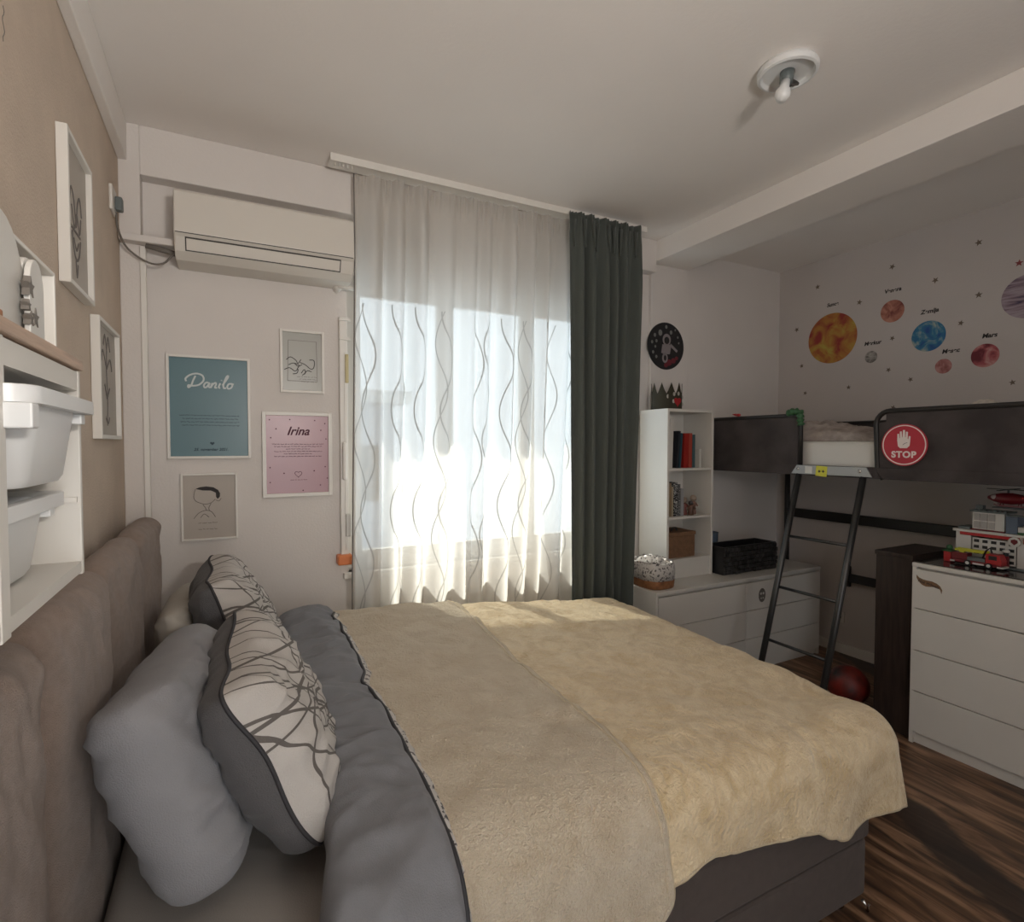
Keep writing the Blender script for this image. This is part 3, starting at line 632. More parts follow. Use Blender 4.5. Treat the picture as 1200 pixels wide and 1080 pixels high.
# picture box with cloud and stars on the cabinet
pr, mt = picture('shadow_box', 'shallow white picture box on the wall cabinet with cloud cutouts inside', 'left', (-.252, .70, 1.678), .345, .126, M['greypaper'], .006, .026, cat='picture box')
cloud = [(-.05, .0), (-.05, .12), (.0, .135)] + [(.070 + .062 * math.cos(a), .060 + .062 * math.sin(a)) for a in [PI * (.80 - .078 * k) for k in range(9)]] + [(.162 + .030 * math.cos(a), .070 + .026 * math.sin(a)) for a in [PI * (.9 - .11 * k) for k in range(8)]] + [(.196, .04), (.198, .0)]
mt2 = frame_mtx('left', (-.222, .70, 1.678))
c_ = MB(); c_.prism([(a, b) for a, b in cloud], 0, .012, mt2)
tag(c_.build('cloud_ornament', M['toywhite'], bevel=0.003), 'white wooden cloud ornament standing before the picture box', 'ornament')
m_ = thing('moon_ornament', 'small white round ornament with star cutouts beside the white cloud', 'ornament', (-.205, .84, 1.678))
mt3 = frame_mtx('left', (-.206, .612, 1.678))
MB().prism([(.205, 0), (.205, .05)] + [(.232 + .027 * math.cos(a), .055 + .035 * math.sin(a)) for a in [PI * (1 - k / 10) for k in range(11)]] + [(.259, 0)], 0, .006, mt3).build('body', M['toywhite'], m_, bevel=0.001)
s_ = MB()
for a, b, r_ in ((.206, .052, .013), (.198, .030, .007), (.206, .016, .009), (.222, .020, .012)): s_.prism(star(a, b, r_), .0, .0072, mt3)
s_.build('star', M['cord'], m_)
o = MB().box(-.232, -.204, .60, .745, 1.6785, 1.688).build('wooden_block', M['brass'], bevel=0.002); tag(o, 'small dark brown block at the foot of the white cloud', 'block')

# ------------------------------------------------------------------ bed
bed = thing('bed', 'double bed with brown storage base and tall taupe cushioned headboard', 'bed', (.9, 1.82, 0))
bx0, bx1, by0, by1 = -.26, 1.86, 1.03, 2.62
MB().box(bx0, bx1, by0, by1, .055, .245).build('base_box', M['bedbrown'], bed, bevel=0.012)
MB().box(bx0, bx1 + .006, by0 - .006, by1 + .006, .252, .43).build('lift_frame', M['bedbrown'], bed, bevel=0.012)
for x, y in ((1.80, 1.09), (1.80, 2.56), (0.0, 1.09), (0.0, 2.56)):
    MB().lathe([(.0, 0), (.022, 0), (.018, .01), (.018, .056), (0, .056)], Matrix.Translation((x, y, 0)), 16).build('leg', M['chrome'], bed, smooth=True)
MB().tube([(1.83, 1.022, .05), (1.85, 1.018, .012), (1.858, 1.016, .03)], .006, 8).build('release_handle', M['chrome'], bed, smooth=True)
hb = MB().box(XL + .002, -.375, .66, 2.885, .02, 1.16).build('headboard', M['head'], bed, bevel=0.01)
def cushion(y0, y1, seed):
    mb = MB(); nu, nv = 44, 80; zb_, zt_ = .30, 1.245
    def f(u, v):
        y = y0 + (y1 - y0) * u; e = 1 - abs(2 * u - 1) ** 3.2; e = max(e, 0) ** .55      # bulge across
        # around: front face up, over the rolled top, down the back
        if v < .8: zz = zb_ + (zt_ - .055 - zb_) * (v / .8); dx = .150 - .012 * (v / .8) ** 2; topr = 0
        else:
            a = (v - .8) / .2 * PI * .85; zz = zt_ - .055 + .055 * math.sin(a) * (.6 + .4 * e); dx = .085 + .053 * math.cos(a)
        drop = .035 * (1 - e)
        w = .012 * fbm(y * 3.5, zz * 3, seed) + .012 * (.2 - abs(N3(y * 9 + zz * 4, zz * 7, seed))) + .005 * math.sin((zz * 20 - y * 30) + 3 * N3(y * 6, zz * 6, seed)) * sst(.85, 1.15, zz) * (1 - .6 * e)
        wr = .007 * (1 - e) * math.sin(zz * 34 + 5 * N3(y * 4, zz * 5, seed)) + .016 * abs(N3(y * 22 + zz * 9, zz * 6, seed + 3)) * sst(.9, 1.2, zz)
        return Vector((-.405 + dx * (.42 + .58 * e) + (w + wr) * min(1, dx * 10), y, zz - drop * (1 if v >= .8 else v)))
    mb.grid(nu, nv, f, flip=True); return mb.build('headboard_cushion', M['head'], hb, smooth=True)
for i, (a, b_) in enumerate(((.665, 1.215), (1.22, 1.77), (1.775, 2.325), (2.33, 2.88))): cushion(a, b_, i * 3.1 + 1)
mt_ = MB(); mt_.box(-.245, 1.90, 1.05, 2.60, .435, .60)
mo = mt_.build('mattress', M['sheet'], bevel=.05); mo.modifiers['bevel'].segments = 5
for p_ in mo.data.polygons: p_.use_smooth = True
tag(mo, 'thick mattress in light grey fitted sheet on the brown bed base', 'mattress')

# --- tan blanket
SX, TY0, TY1, RR = 1.93, 1.12, 2.53, .125
def toph(s, t): 
    z = .645 + .085 * (1 - sst(.45, 1.9, s)) + .035 * sst(1.4, 2.6, t) * (1 - sst(1.5, 2.0, s)) - .012 * (1 - sst(1.0, 1.5, t))
    z += (.016 * fbm(s * 2.0, t * 2.4, 4.) + .008 * fbm(s * 5, t * 6, 9.)) * sst(.40, .65, s)
    z += .020 * (.25 - abs(N3(s * 2.5 + t * 1.2, t * 6 - s * 1.5, 2.))) * sst(.42, .6, s) + .010 * (.2 - abs(N3(s * 9 + 2 * N3(s * 3, t * 3, 1), t * 12 + s * 4, 2.))) * sst(.95, 1.2, s) 
    return z
def drape(s, t, lift=0.0, wav=1.0, hseed=0.):
    ox = max(0, s - SX); oy = min(0, t - TY0) if t < TY0 else max(0, t - TY1)
    Lh = math.hypot(ox, oy); x = min(s, SX); y = min(max(t, TY0), TY1); z = toph(x, y)
    nx, ny, nz = 0., 0., 1.
    if Lh > 1e-6:
        dx, dy = ox / Lh, oy / Lh; r = RR; a = min(Lh / r, PI / 2); h = r * math.sin(a); dv = r * (1 - math.cos(a)); ex = Lh - r * PI / 2
        if ex > 0:
            ang = math.atan2(-dy, dx) if oy < 0 else 0
            per = (x * 1.0 if dy != 0 and abs(dx) < 1e-6 else (SX + ang * .42 if oy < 0 else y))
            if abs(dx) < 1e-6: per = x
            elif abs(dy) < 1e-6: per = SX + .66 + (TY0 - y) * -1.0
            else: per = SX + (1 - (math.atan2(abs(dy), dx) / (PI / 2))) * .66
            k = min(ex / .16, 1.0)
            fold = 1.6 * math.sin(per * 12.0 + 2.2 + hseed) + .5 * math.sin(per * 27 + .4)
            h += wav * k * .012 * fold + .05 * ex
            dv += ex
        x += dx * h; y += dy * h; z -= dv
        nx, ny, nz = dx * math.sin(a), dy * math.sin(a), math.cos(a)
    return Vector((x + nx * lift, y + ny * lift, z + nz * lift))
def hem_t(s):   # how far the near edge hangs (cloth length past TY0)
    return -(.285 + .012 * math.sin(s * 8 + .2) + .012 * math.sin(s * 15 + 1) + .085 * sst(1.05, 1.9, s))
def blanket_pt(u, v):
    s = .34 + (SX + .42 - .34) * u; t0 = TY1 + .30; t1 = TY0 + hem_t(min(s, SX)); 
    t = t1 + (t0 - t1) * v
    if s > SX and t < TY0:   # rounded cloth corner
        a, b_ = (s - SX) / .42, (TY0 - t) / (TY0 - t1); 
        k = 1 - .24 * (a * b_) ** 1.3; return drape(SX + (s - SX) * k, TY0 - (TY0 - t) * k)
    return drape(s, t)
bl = MB().grid(230, 210, blanket_pt); blo = bl.build('blanket', M['blanket'], smooth=True, solid=.010)
tag(blo, 'tan velvet blanket spread over the bed and hanging off its foot corner', 'blanket')
hm = MB(); hm.tube([blanket_pt(k / 160, 0) for k in range(161)] + [blanket_pt(1, k / 100) for k in range(1, 101)], .006, 8); hm.build('hem', M['hem'], blo, smooth=True)
def flap_s(t): # outer edge of the folded-back fleece
    e = .985 + .02 * math.sin(t * 3.0)
    if t < 1.35: e -= .07 * sst(1.35, .98, t) if False else .055 * (1 - sst(.95, 1.35, t))
    if t < .82: e -= .30 * ((.82 - t) / .2) ** 2
    return e
def flap_pt(u, v):
    t1 = TY0 - .50; t = t1 + (TY1 + .28 - t1) * v; e = flap_s(t); s = .37 + (e - .37) * u
    edge = min(1, min(u, 1 - u) / .03)
    return drape(s, t, lift=.010 + .014 * math.sqrt(edge) + .004 * fbm(s * 12, t * 12, 3.), wav=.7)
fp = MB().grid(110, 200, flap_pt); fl = fp.build('folded_flap', M['sherpa'], blo, smooth=True, solid=.006)
fl['label'] = 'fleecy turned back part of the blanket'
hm = MB(); hm.tube([flap_pt(1, k / 160) for k in range(161)], .0065, 8); hm.build('binding', M['hem'], fl, smooth=True)
hm = MB(); hm.tube([flap_pt(.955, k / 160) + Vector((0, 0, .002)) for k in range(161)], .0035, 6); hm.build('stitched_seam', M['hem'], fl, smooth=True)

# --- grey duvet rolled back
def duvet_path(v):
    s = v * 2.20                                   # length from the far end
    if s < 1.52: return Vector((0, 2.62 - s, .725 + .035 * math.exp(-s * 3))), Vector((0, 0, 1)), s
    a = (s - 1.52) / .16
    if a < PI / 2: return Vector((0, 1.10 - .16 * math.sin(a), .725 - .16 * (1 - math.cos(a)))), Vector((0, -math.sin(a), math.cos(a))), s
    e = s - 1.52 - .16 * PI / 2; return Vector((0, .94 - .04 * e, .565 - e)), Vector((0, -1, .05)), s
def duvet_pt(u, v):
    P, Nn, s = duvet_path(v); xl = .145 - .03 * math.sin(s * 2.6) + .03 * N3(s * 3, 0, 5) + .03 * sst(1.2, .2, s) ; xr = .418 - .03 * (s / 1.6) + .008 * N3(s * 6, 2, 1)
    if s > 1.4: xl -= .10 * min(1, (s - 1.4) / .5); 
    a = 2 * PI * u; cx = math.cos(a); cz = math.sin(a)
    endf = math.sqrt(max(0, 1 - (1 - min(1, s / .10)) ** 2)); 
    x = (xl + xr) / 2 + (xr - xl) / 2 * math.copysign(abs(cx) ** .75, cx) * (.8 + .2 * endf)
    th = (.085 if cz > 0 else .03) * abs(cz) ** .62 * (1 if cz > 0 else -1) * endf
    fade = sst(.12, .75, cz)
    wr = .022 * fbm(x * 3, s * 4, 7.) + .034 * (.2 - abs(N3(x * 5 + s * 3.5, s * 8, 8.))) + .026 * (.2 - abs(N3(x * 7 - s * 4, s * 16, 1.))) + .006 * math.sin(s * 40 + x * 10 + 4 * N3(x * 4, s * 4)) * sst(.30, .42, x)
    q = P + Nn * (th + wr * fade); return Vector((x + P.x + .006 * N3(s * 9, a, 3), q.y, q.z))
dv = MB().grid(90, 260, duvet_pt, flip=False); dvo = dv.build('duvet', M['grey'], smooth=True)
tag(dvo, 'grey duvet rolled back with dark piped edge between pillows and blanket', 'duvet')
def duvet_edge(v):
    """where the duvet surface comes down onto the blanket"""
    for k in range(60):
        u = .25 - k * .004; q = duvet_pt(max(u, .02), v); t = 2.60 - v * 2.20
        b_ = drape(q.x, t, lift=.022)
        if (q.z < b_.z + .012 and t > 1.0) or (t <= 1.0 and u < .05): return q, u
    return q, u
EN = 180; edge = [duvet_edge(.055 + .925 * k / EN) for k in range(EN + 1)]
ep = [e[0] for e in edge]
for _ in range(14): ep = [ep[0]] + [(ep[i - 1] + ep[i] * 2 + ep[i + 1]) / 4 for i in range(1, EN)] + [ep[-1]]
hm = MB(); hm.tube([q + Vector((.004, 0, .003)) for q in ep], .0055, 8); hm.build('piping', M['piping'], dvo, smooth=True)
def strip_pt(u, v):
    i = min(EN, int(v * EN)); q = ep[i]; w_ = (.024 + .010 * N3(v * 24, 3) + .006 * N3(v * 60, 1)) * u
    t = 2.60 - (.055 + .925 * v) * 2.20; b_ = drape(q.x + w_, t, lift=.026)
    return Vector((q.x + w_, q.y, q.z)) * (1 - u) + Vector((q.x + w_, b_.y * .5 + q.y * .5, b_.z * .9 + q.z * .1)) * u + Vector((0, 0, .006 * math.sin(u * PI) + .003 * N3(v * 80, u * 3)))
MB().grid(6, 240, strip_pt).build('underside_edge', M['print'], dvo, smooth=True)

# --- pillows
def pillow(name, label, A, B, C, th, mats, pipe=None, seed=0, pinch=.10, uvm=True, pw=3.8, back_bulge=1.0):
    """A far-top, B near-top, C near-bottom corners; front side faces +x"""
    A, B, C = Vector(A), Vector(B), Vector(C); ex = (A - B); ey = (B - C); ctr = (A + C) / 2
    hw, hh = ex.length / 2, ey.length / 2; ex.normalize(); ey.normalize(); nz = ey.cross(ex).normalized()
    if nz.x < 0: nz = -nz
    nu = 72; mb = MB(); rim = []
    def pt(u, v, side):
        a, b_ = 2 * u - 1, 2 * v - 1
        cr_ = 1 - .13 * (a * a * b_ * b_) ** 2; px = a * hw * cr_ * (1 - pinch * (1 - b_ * b_) * abs(a) ** 2); py = b_ * hh * cr_ * (1 - pinch * (1 - a * a) * abs(b_) ** 2)
        e = max(0, (1 - abs(a) ** pw)) ** .5 * max(0, (1 - abs(b_) ** pw)) ** .5
        w = th / 2 * e * (back_bulge if side < 0 else 1)
        near = 1 - min(1, e * 1.15)
        wr = (.014 * fbm(px * 6, py * 6, seed + side) + .022 * (.25 - abs(N3(px * 9 + py * 5, py * 7 - px * 3, seed + side * 2))) + .014 * (.2 - abs(N3(px * 8 - py * 9, py * 19, seed + side * 4)))) * min(1, e * 3)
        ang = math.atan2(py, px)
        wr += near * .005 * math.sin(ang * 22 + 4 * N3(px * 6, py * 6, seed)) * min(1, e * 4)
        wr += .007 * N3(px * 6, py * 26, seed + 2) * sst(.2, .9, b_ if side > 0 else abs(b_)) * min(1, e * 3)
        rimw = .007 * math.sin((px - py) * 21 + seed) * (1 - min(1, e * 5))
        P = ctr + ex * px + ey * py + nz * (side * (w + wr) + rimw) - Vector((0, 0, .02 * (1 - a * a) * max(0, b_)))
        return P
    mb.cur = 0; mb.grid(nu, nu, lambda u, v: pt(u, v, 1), flip=True)
    mb.cur = 1; mb.grid(nu, nu, lambda u, v: pt(u, v, -1), flip=False)
    o = mb.build(name, mats, None, smooth=True); tag(o, label, 'pillow')
    if not pipe:
        bm = bmesh.new(); bm.from_mesh(o.data); bmesh.ops.remove_doubles(bm, verts=bm.verts, dist=.0012); bm.to_mesh(o.data); bm.free()
        for q_ in o.data.polygons: q_.use_smooth = True
        return o
    uvl = o.data.uv_layers.new(name='UVMap')
    for lp in o.data.loops:
        i = lp.vertex_index % (nu * nu); uvl.data[lp.index].uv = (((i % nu) / (nu - 1) * 2 - 1) * hw, ((i // nu) / (nu - 1) * 2 - 1) * hh)
    if pipe:
        loop = [pt(k / 40, 0, 0) for k in range(40)] + [pt(1, k / 40, 0) for k in range(40)] + [pt(1 - k / 40, 1, 0) for k in range(40)] + [pt(0, 1 - k / 40, 0) for k in range(40)]
        MB().tube(loop, .0045, 8, closed=True).build('piping', pipe, o, smooth=True)
    return o
pillow('pillow', 'large plain grey pillow leaning on headboard nearest the camera', (-.125, 1.88, 1.045), (-.205, 1.18, 1.085), (-.045, 1.15, .64), .20, [M['pillowgrey'], M['pillowgrey']], None, 1., .05, pw=5.5)
pillow('pillow', 'arc patterned pillow with dark grey back, front one of the pile', (.0, 1.76, 1.10), (-.028, 1.17, 1.075), (.165, 1.13, .69), .21, [M['arcs'], M['darkgrey']], M['piping'], 2., .09)
pillow('pillow', 'arc patterned pillow behind, closer to the window', (-.075, 2.52, 1.13), (-.075, 1.94, 1.115), (.12, 1.94, .70), .21, [M['arcs'], M['darkgrey']], M['piping'], 5., .09)
pillow('pillow', 'plain beige pillow mostly hidden between headboard and patterned pillow', (-.17, 2.62, 1.00), (-.19, 2.02, 1.02), (-.08, 2.02, .66), .15, [M['cream'], M['cream']], None, 7., .06)

# ------------------------------------------------------------------ chest of drawers (low, under the loft bed)
def drawers(name, label, x0, x1, y0, y1, z1, faces, front, gap=.006, th=.018, plinth=.06, top_m=None):
    """front = '-y' or '-x'; faces = list of (a0,a1,zb,zt) along the front"""
    root = thing(name, label, 'chest of drawers', ((x0 + x1) / 2, (y0 + y1) / 2, 0))
    c = MB()
    if front == '-y':
        c.box(x0, x0 + .018, y0 + .004, y1, 0, z1 - .02); c.box(x1 - .018, x1, y0 + .004, y1, 0, z1 - .02); c.box(x0 + .018, x1 - .018, y1 - .01, y1, 0, z1 - .02)
        c.box(x0 + .018, x1 - .018, y0 + .03, y1 - .01, plinth, z1 - .022); c.box(x0 + .018, x1 - .018, y0 + .022, y0 + .038, 0, plinth)
    else:
        c.box(x0 + .004, x1, y0, y0 + .018, 0, z1 - .02); c.box(x0 + .004, x1, y1 - .018, y1, 0, z1 - .02); c.box(x1 - .01, x1, y0 + .018, y1 - .018, 0, z1 - .02)
        c.box(x0 + .03, x1 - .01, y0 + .018, y1 - .018, plinth, z1 - .022); c.box(x0 + .022, x0 + .038, y0 + .018, y1 - .018, 0, plinth)
    c.build('carcass', M['white'], root, bevel=0.001)
    MB().box(x0, x1, y0, y1, z1 - .02, z1).build('top_panel', top_m or M['white'], root, bevel=0.002)
    for (a, b_, zb, zt) in faces:
        if front == '-y': MB().box(a, b_, y0 + .0, y0 + .018, zb, zt).build('drawer', M['white'], root, bevel=0.0015)
        else: MB().box(x0 + .0, x0 + .018, a, b_, zb, zt).build('drawer', M['white'], root, bevel=0.0015)
    return root
lx0, lx1 = 2.278, 3.86
fc = []
for i in range(3):
    zb_ = .045 + i * .191
    for a, b_ in ((lx0 + .021, (lx0 + lx1) / 2 - .002), ((lx0 + lx1) / 2 + .002, lx1 - .021)): fc.append((a, b_, zb_, zb_ + .187))
drawers('dresser', 'long low white dresser under the loft bed with shelf standing on it', lx0, lx1, 2.50, 2.97, .65, fc, '-y', plinth=.04)
mt = frame_mtx('win', (3.222, 2.4995, .518))
sk = thing('owl_sticker', 'small round brown sticker on the low dresser front', 'sticker', (3.222, 2.4995, .518))
MB().prism(circle(0, 0, .034, 24, .048), 0, .001, mt).build('disc', M['cord'], sk)
q = MB(); 
for s in (-1, 1): q.prism(circle(s * .012, .012, .009, 12), .001, .0015, mt); q.prism(circle(s * .010, -.02, .006, 12), .001, .0015, mt)
q.build('spot', M['toywhite'], sk)

# tall dresser on the right, four drawers
fc = [(1.537 - .80 + .003, 1.537 - .003, z0_, z1_) for z0_, z1_ in ((.062, .274), (.279, .486), (.491, .703), (.708, .908))]
td = drawers('dresser', 'tall white dresser with four drawers and dark top under the loft bed', 3.126, 3.60, .737, 1.537, .940, fc, '-x', plinth=.06)
MB().box(3.140, 3.595, .742, 1.532, .9405, .9445).build('glass_top', M['glossdark'], td)
mt = frame_mtx('planet', (3.1255, 1.515, .868))
fl_ = MB(); 
up = [(0, .012), (.012, .0), (.03, -.006), (.05, -.008), (.07, -.008), (.09, -.014), (.105, -.024), (.115, -.042), (.112, -.062)]
lo = [(.106, -.042), (.095, -.036), (.078, -.034), (.06, -.038), (.042, -.040), (.025, -.034), (.010, -.020), (.001, -.004)]
fl_.prism(list(reversed(up + lo)), 0, .0008, mt)
dk = fl_.build('flame_decal', mat('bronze_print', (.20, .11, .055), .5)); tag(dk, 'brown flame shaped lettering decal on the top drawer of tall dresser', 'decal')
text_mesh('lettering', 'Hot Wheels', .019, mt @ Matrix.Translation((.054, -.0245, .0009)) @ Matrix.Rotation(-.20, 4, 'Z'), M['ink'], dk, shear=.3, bold=.0004, depth=.0002)

# dark brown tower beside it
bb = thing('tall_box', 'narrow black brown wooden cabinet standing beside the tall dresser', 'cabinet', (3.34, 1.64, 0))
MB().box(3.165, 3.56, 1.555, 1.735, 0, .945).build('body', M['brownbox'], bb, bevel=0.003)
MB().box(3.160, 3.565, 1.550, 1.740, .945, .968).build('top_panel', M['brownbox'], bb, bevel=0.002)

# ------------------------------------------------------------------ loft bed
lb = thing('loft_bed', 'black metal loft bed with charcoal fabric guard sides along the right wall', 'loft bed', (3.5, 1.9, 0))
FX, BX, Y0, Y1 = 3.05, 3.99, .55, 2.86
ZL, ZM, ZT = 1.365, 1.425, 1.722
MB().box(FX - .012, FX + .012, Y0, Y1, ZL, ZM).build('side_rail', M['mesh'], lb, bevel=0.004)
MB().box(BX - .02, BX, Y0, Y1, ZL, ZM).build('side_rail', M['blackm'], lb, bevel=0.004)
for y in (Y0, Y1): MB().box(FX, BX, y - .012, y + .012, ZL, ZM).build('end_rail', M['blackm'], lb, bevel=0.004)
sl = MB()
for k in range(14): y = Y0 + .1 + k * .165; sl.box(FX + .012, BX - .02, y, y + .05, ZL + .02, ZL + .035)
sl.build('slat', M['blackm'], lb)
for x, y in ((FX, Y1), (BX - .02, Y1), (FX, Y0), (BX - .02, Y0)):
    MB().tube([(x, y, 0), (x, y, ZT)], .02, 12).build('leg', M['blackm'], lb, smooth=True)
# low wall-side stretchers
MB().box(BX - .035, BX - .015, Y0, Y1, .975, 1.045).build('stretcher', M['blackm'], lb, bevel=0.004)
st2 = MB(); st2.box(BX - .035, BX - .015, Y0, 2.37, .555, .615); st2.box(BX - .035, BX - .015, 2.345, 2.37, .52, .67); st2.build('stretcher', M['blackm'], lb, bevel=0.004)
def guard(y0, y1, round_far, round_near, name='guard_panel'):
    """fabric panel inside a bent tube; y0 < y1"""
    r = .07; pts = []
    zb2 = ZM - .045
    if round_far: pts += [(FX, y1 - .04, ZL + .0), (FX, y1 - .012, ZM - .02)] + [(FX, y1 - r + r * math.cos(a), ZT - r + r * math.sin(a)) for a in [PI / 2 * k / 6 for k in range(7)]]
    else: pts += [(FX, y1, ZM), (FX, y1, ZT)]
    if round_near: pts += [(FX, y0 + .02 - .02 * math.sin(a), ZT - .02 + .02 * math.cos(a)) for a in [PI / 2 * k / 4 for k in range(5)]] + [(FX, y0, ZM - .02)]
    else: pts += [(FX, y0, ZT), (FX, y0, ZM)]
    pr_ = MB().tube(pts, .013, 10); g_ = pr_.build('guard_tube', M['blackm'], lb, smooth=True)
    f_ = MB(); 
    def fp_(u, v): y = y0 + .01 + (y1 - y0 - .02) * u; z = ZM + (ZT - .006 - ZM) * v; 
    f_.box(FX - .003, FX + .003, y0 + .008, y1 - (.012 if not round_far else .016), ZM - .002, ZT - (.01 if not round_far else .06))
    if round_far: f_.box(FX - .003, FX + .003, y0 + .008, y1 - .05, ZT - .06, ZT - .01)
    f_.build(name, M['mesh'], lb)
guard(2.115, Y1, False, True); guard(Y0, 1.685, True, False)
# back guard
MB().tube([(BX - .01, Y1, ZT - .02), (BX - .01, Y0, ZT - .02)], .012, 10).build('guard_tube', M['blackm'], lb, smooth=True)
MB().box(BX - .013, BX - .007, Y0 + .02, Y1 - .02, ZM, ZT - .03).build('guard_panel', M['mesh'], lb)
# ladder
ld = thing('ladder', 'dark grey metal ladder hooked on the loft bed, leaning to the floor', 'ladder', (2.7, 1.93, 0))
def rail_pt(y, z): return (3.045 - (1.365 - z) * .2865, y, z)
for y in (2.12, 1.745): MB().tube([rail_pt(y, 1.395), rail_pt(y, .8), rail_pt(y, .012)], .0175, 14).build('rail', M['steel'], ld, smooth=True)
for z in (1.005, .712, .413, .12): MB().tube([rail_pt(2.12, z), rail_pt(1.745, z)], .0085, 10).build('rung', M['steel'], ld, smooth=True)
hk = MB(); mt = frame_mtx('planet', (FX - .014, 2.16, 1.372)); hk.prism([(0, 0), (.47, 0), (.44, .052), (.035, .052)], 0, .006, mt); hk.build('hook_plate', M['plate'], ld, bevel=0.001)
for a in (.045, .405): MB().lathe([(0, 0), (.010, 0), (.008, .004), (0, .005)], mt @ Matrix.Translation((a, .03, .006)), 12).build('bolt', M['chrome'], ld, smooth=True)
text_mesh('plate_mark', 'MAX', .030, mt @ Matrix.Translation((.275, .027, .0062)), M['toywhite'], ld, shear=.2, depth=.0003) if False else None
stx = thing('yellow_sticker', 'yellow sticker with two dark dots on the ladder hook plate', 'sticker', tuple((mt @ Vector((.19, .03, .006)))))
MB().prism([(.155, -.006), (.222, -.012), (.226, .048), (.16, .052)], .0065, .0075, mt).build('patch', M['yellow'], stx)
q = MB(); 
for a in (.178, .202): q.prism(star(a, .02, .010, 4), .0075, .0082, mt)
q.build('dot', M['ink'], stx)
q = MB(); q.prism([(.09, .006), (.135, .004), (.135, .046), (.09, .046)], .0065, .0072, mt); tag(q.build('pale_sticker', M['toywhite']), 'white square sticker beside the yellow one on hook plate', 'sticker')
# mattress, pillow, cover on the loft bed
ms = MB().box(FX + .03, BX - .05, Y0 + .03, Y1 - .03, ZM - .02, 1.565).build('loft_mattress', M['toywhite'], bevel=.02); tag(ms, 'white mattress lying in the loft bed behind the guard gap', 'mattress')
def lump(name, label, cat, c, sx, sy, sz, m, seed, tilt=0.):
    mb = MB(); 
    def f(u, v):
        a = u * 2 - 1; b_ = v * 2 - 1; e = max(0, 1 - abs(a) ** 3) ** .5 * max(0, 1 - abs(b_) ** 3) ** .5
        return Vector((c[0] + a * sx, c[1] + b_ * sy, c[2] + sz * e * (1 + tilt * b_) * (1 + .35 * fbm(a * 2, b_ * 2.5, seed))))
    mb.grid(36, 44, f); mb.grid(36, 44, lambda u, v: Vector((c[0] + (u * 2 - 1) * sx, c[1] + (v * 2 - 1) * sy, c[2] - .002)), flip=True)
    return tag(mb.build(name, m, smooth=True), label, cat)
M['lump'] = mat('crumpled_grey_print', (0.36, 0.31, 0.28), 0.9, bump=.4, bscale=80, var=.25, vscale=18)
lump('loft_pillow', 'rumpled grey pillow on the loft mattress', 'pillow', (3.32, 2.05, 1.567), .20, .33, .10, M['lump'], 3., .55)
lump('loft_blanket', 'folded brownish blanket bunched near the stop sign side of loft bed', 'blanket', (3.28, 1.40, 1.567), .18, .28, .12, M['lump'], 8.)
# green dragon cloth on the post
gd = MB(); gd.tube(smooth_pts([(FX, 2.20, 1.735), (FX - .02, 2.15, 1.745), (FX - .01, 2.115, 1.738), (FX - .022, 2.105, 1.70), (FX - .02, 2.10, 1.66)]), [.012 + .012 * math.sin(k * .9) ** 2 for k in range(25)], 10)
tag(gd.build('green_cloth', M['toygreen'], smooth=True), 'dark green cloth wound round the guard post corner', 'cloth')
rt = thing('red_toy', 'tiny red toy bird lying on the guard rail near shelf', 'toy', (FX, 2.57, 1.735))
MB().sphere((FX, 2.57, 1.744), .012, 12, 8, (1, 1.6, .8)).build('body', M['red'], rt, smooth=True); MB().tube([(FX, 2.585, 1.745), (FX, 2.62, 1.752)], [.009, .002], 8).build('tail', M['red'], rt, smooth=True)
tag(None or MB().sphere((3.13, 1.25, 1.725), .045, 20, 12, (1, 1.2, .75)).build('white_plush', mat('plush_white', (.55, .50, .44), .95, bump=.6, bscale=60, var=.2, vscale=30), smooth=True), 'small whitish plush peeking over the right guard rail', 'plush toy')
# STOP sign
ss = thing('stop_sign', 'round red stop sign with white hand on the loft bed guard', 'sign', (FX - .017, 1.54, 1.54))
mt = frame_mtx('planet', (FX - .014, 1.54, 1.545))
MB().prism(circle(0, 0, .106, 64), 0, .006, mt).build('disc', M['signred'], ss)
rg = MB(); n = 64
rg.add([mt @ Vector((r_ * math.cos(2 * PI * k / n), r_ * math.sin(2 * PI * k / n), z)) for (r_, z) in ((.1005, .006), (.1005, .0068), (.0955, .0068), (.0955, .006)) for k in range(n)], [(i * n + k, i * n + (k + 1) % n, (i + 1) * n + (k + 1) % n, (i + 1) * n + k) for i in range(3) for k in range(n)])
rg.build('ring', M['signwhite'], ss)
hd = MB(); 
hand = [(-.026, -.018), (-.016, -.028), (.014, -.028), (.026, -.016), (.028, .0), (.030, .030), (.022, .032), (.020, .014), (.017, .020), (.018, .052), (.0095, .054), (.0085, .026), (.006, .026), (.0045, .062), (-.0045, .062), (-.0055, .026), (-.008, .026), (-.0105, .056), (-.0185, .054), (-.0175, .022), (-.020, .022), (-.0225, .044), (-.0295, .043), (-.0295, .010)]
hd.prism([(a * 1.02, b_ * 1.02 + .012) for a, b_ in reversed(hand)], .006, .0072, mt); hd.build('hand', M['signwhite'], ss)
pc = MB(); stroke(pc, [(-.004, -.004), (.006, .004), (.018, .008)], .002, mt @ Matrix.Translation((0, .004, .0073))); pc.build('palm_line', M['inksoft'], ss)
text_mesh('lettering', 'STOP', .044, mt @ Matrix.Translation((0, -.050, .0066)), M['signwhite'], ss, bold=.0018, depth=.0006, spacing=1.12)

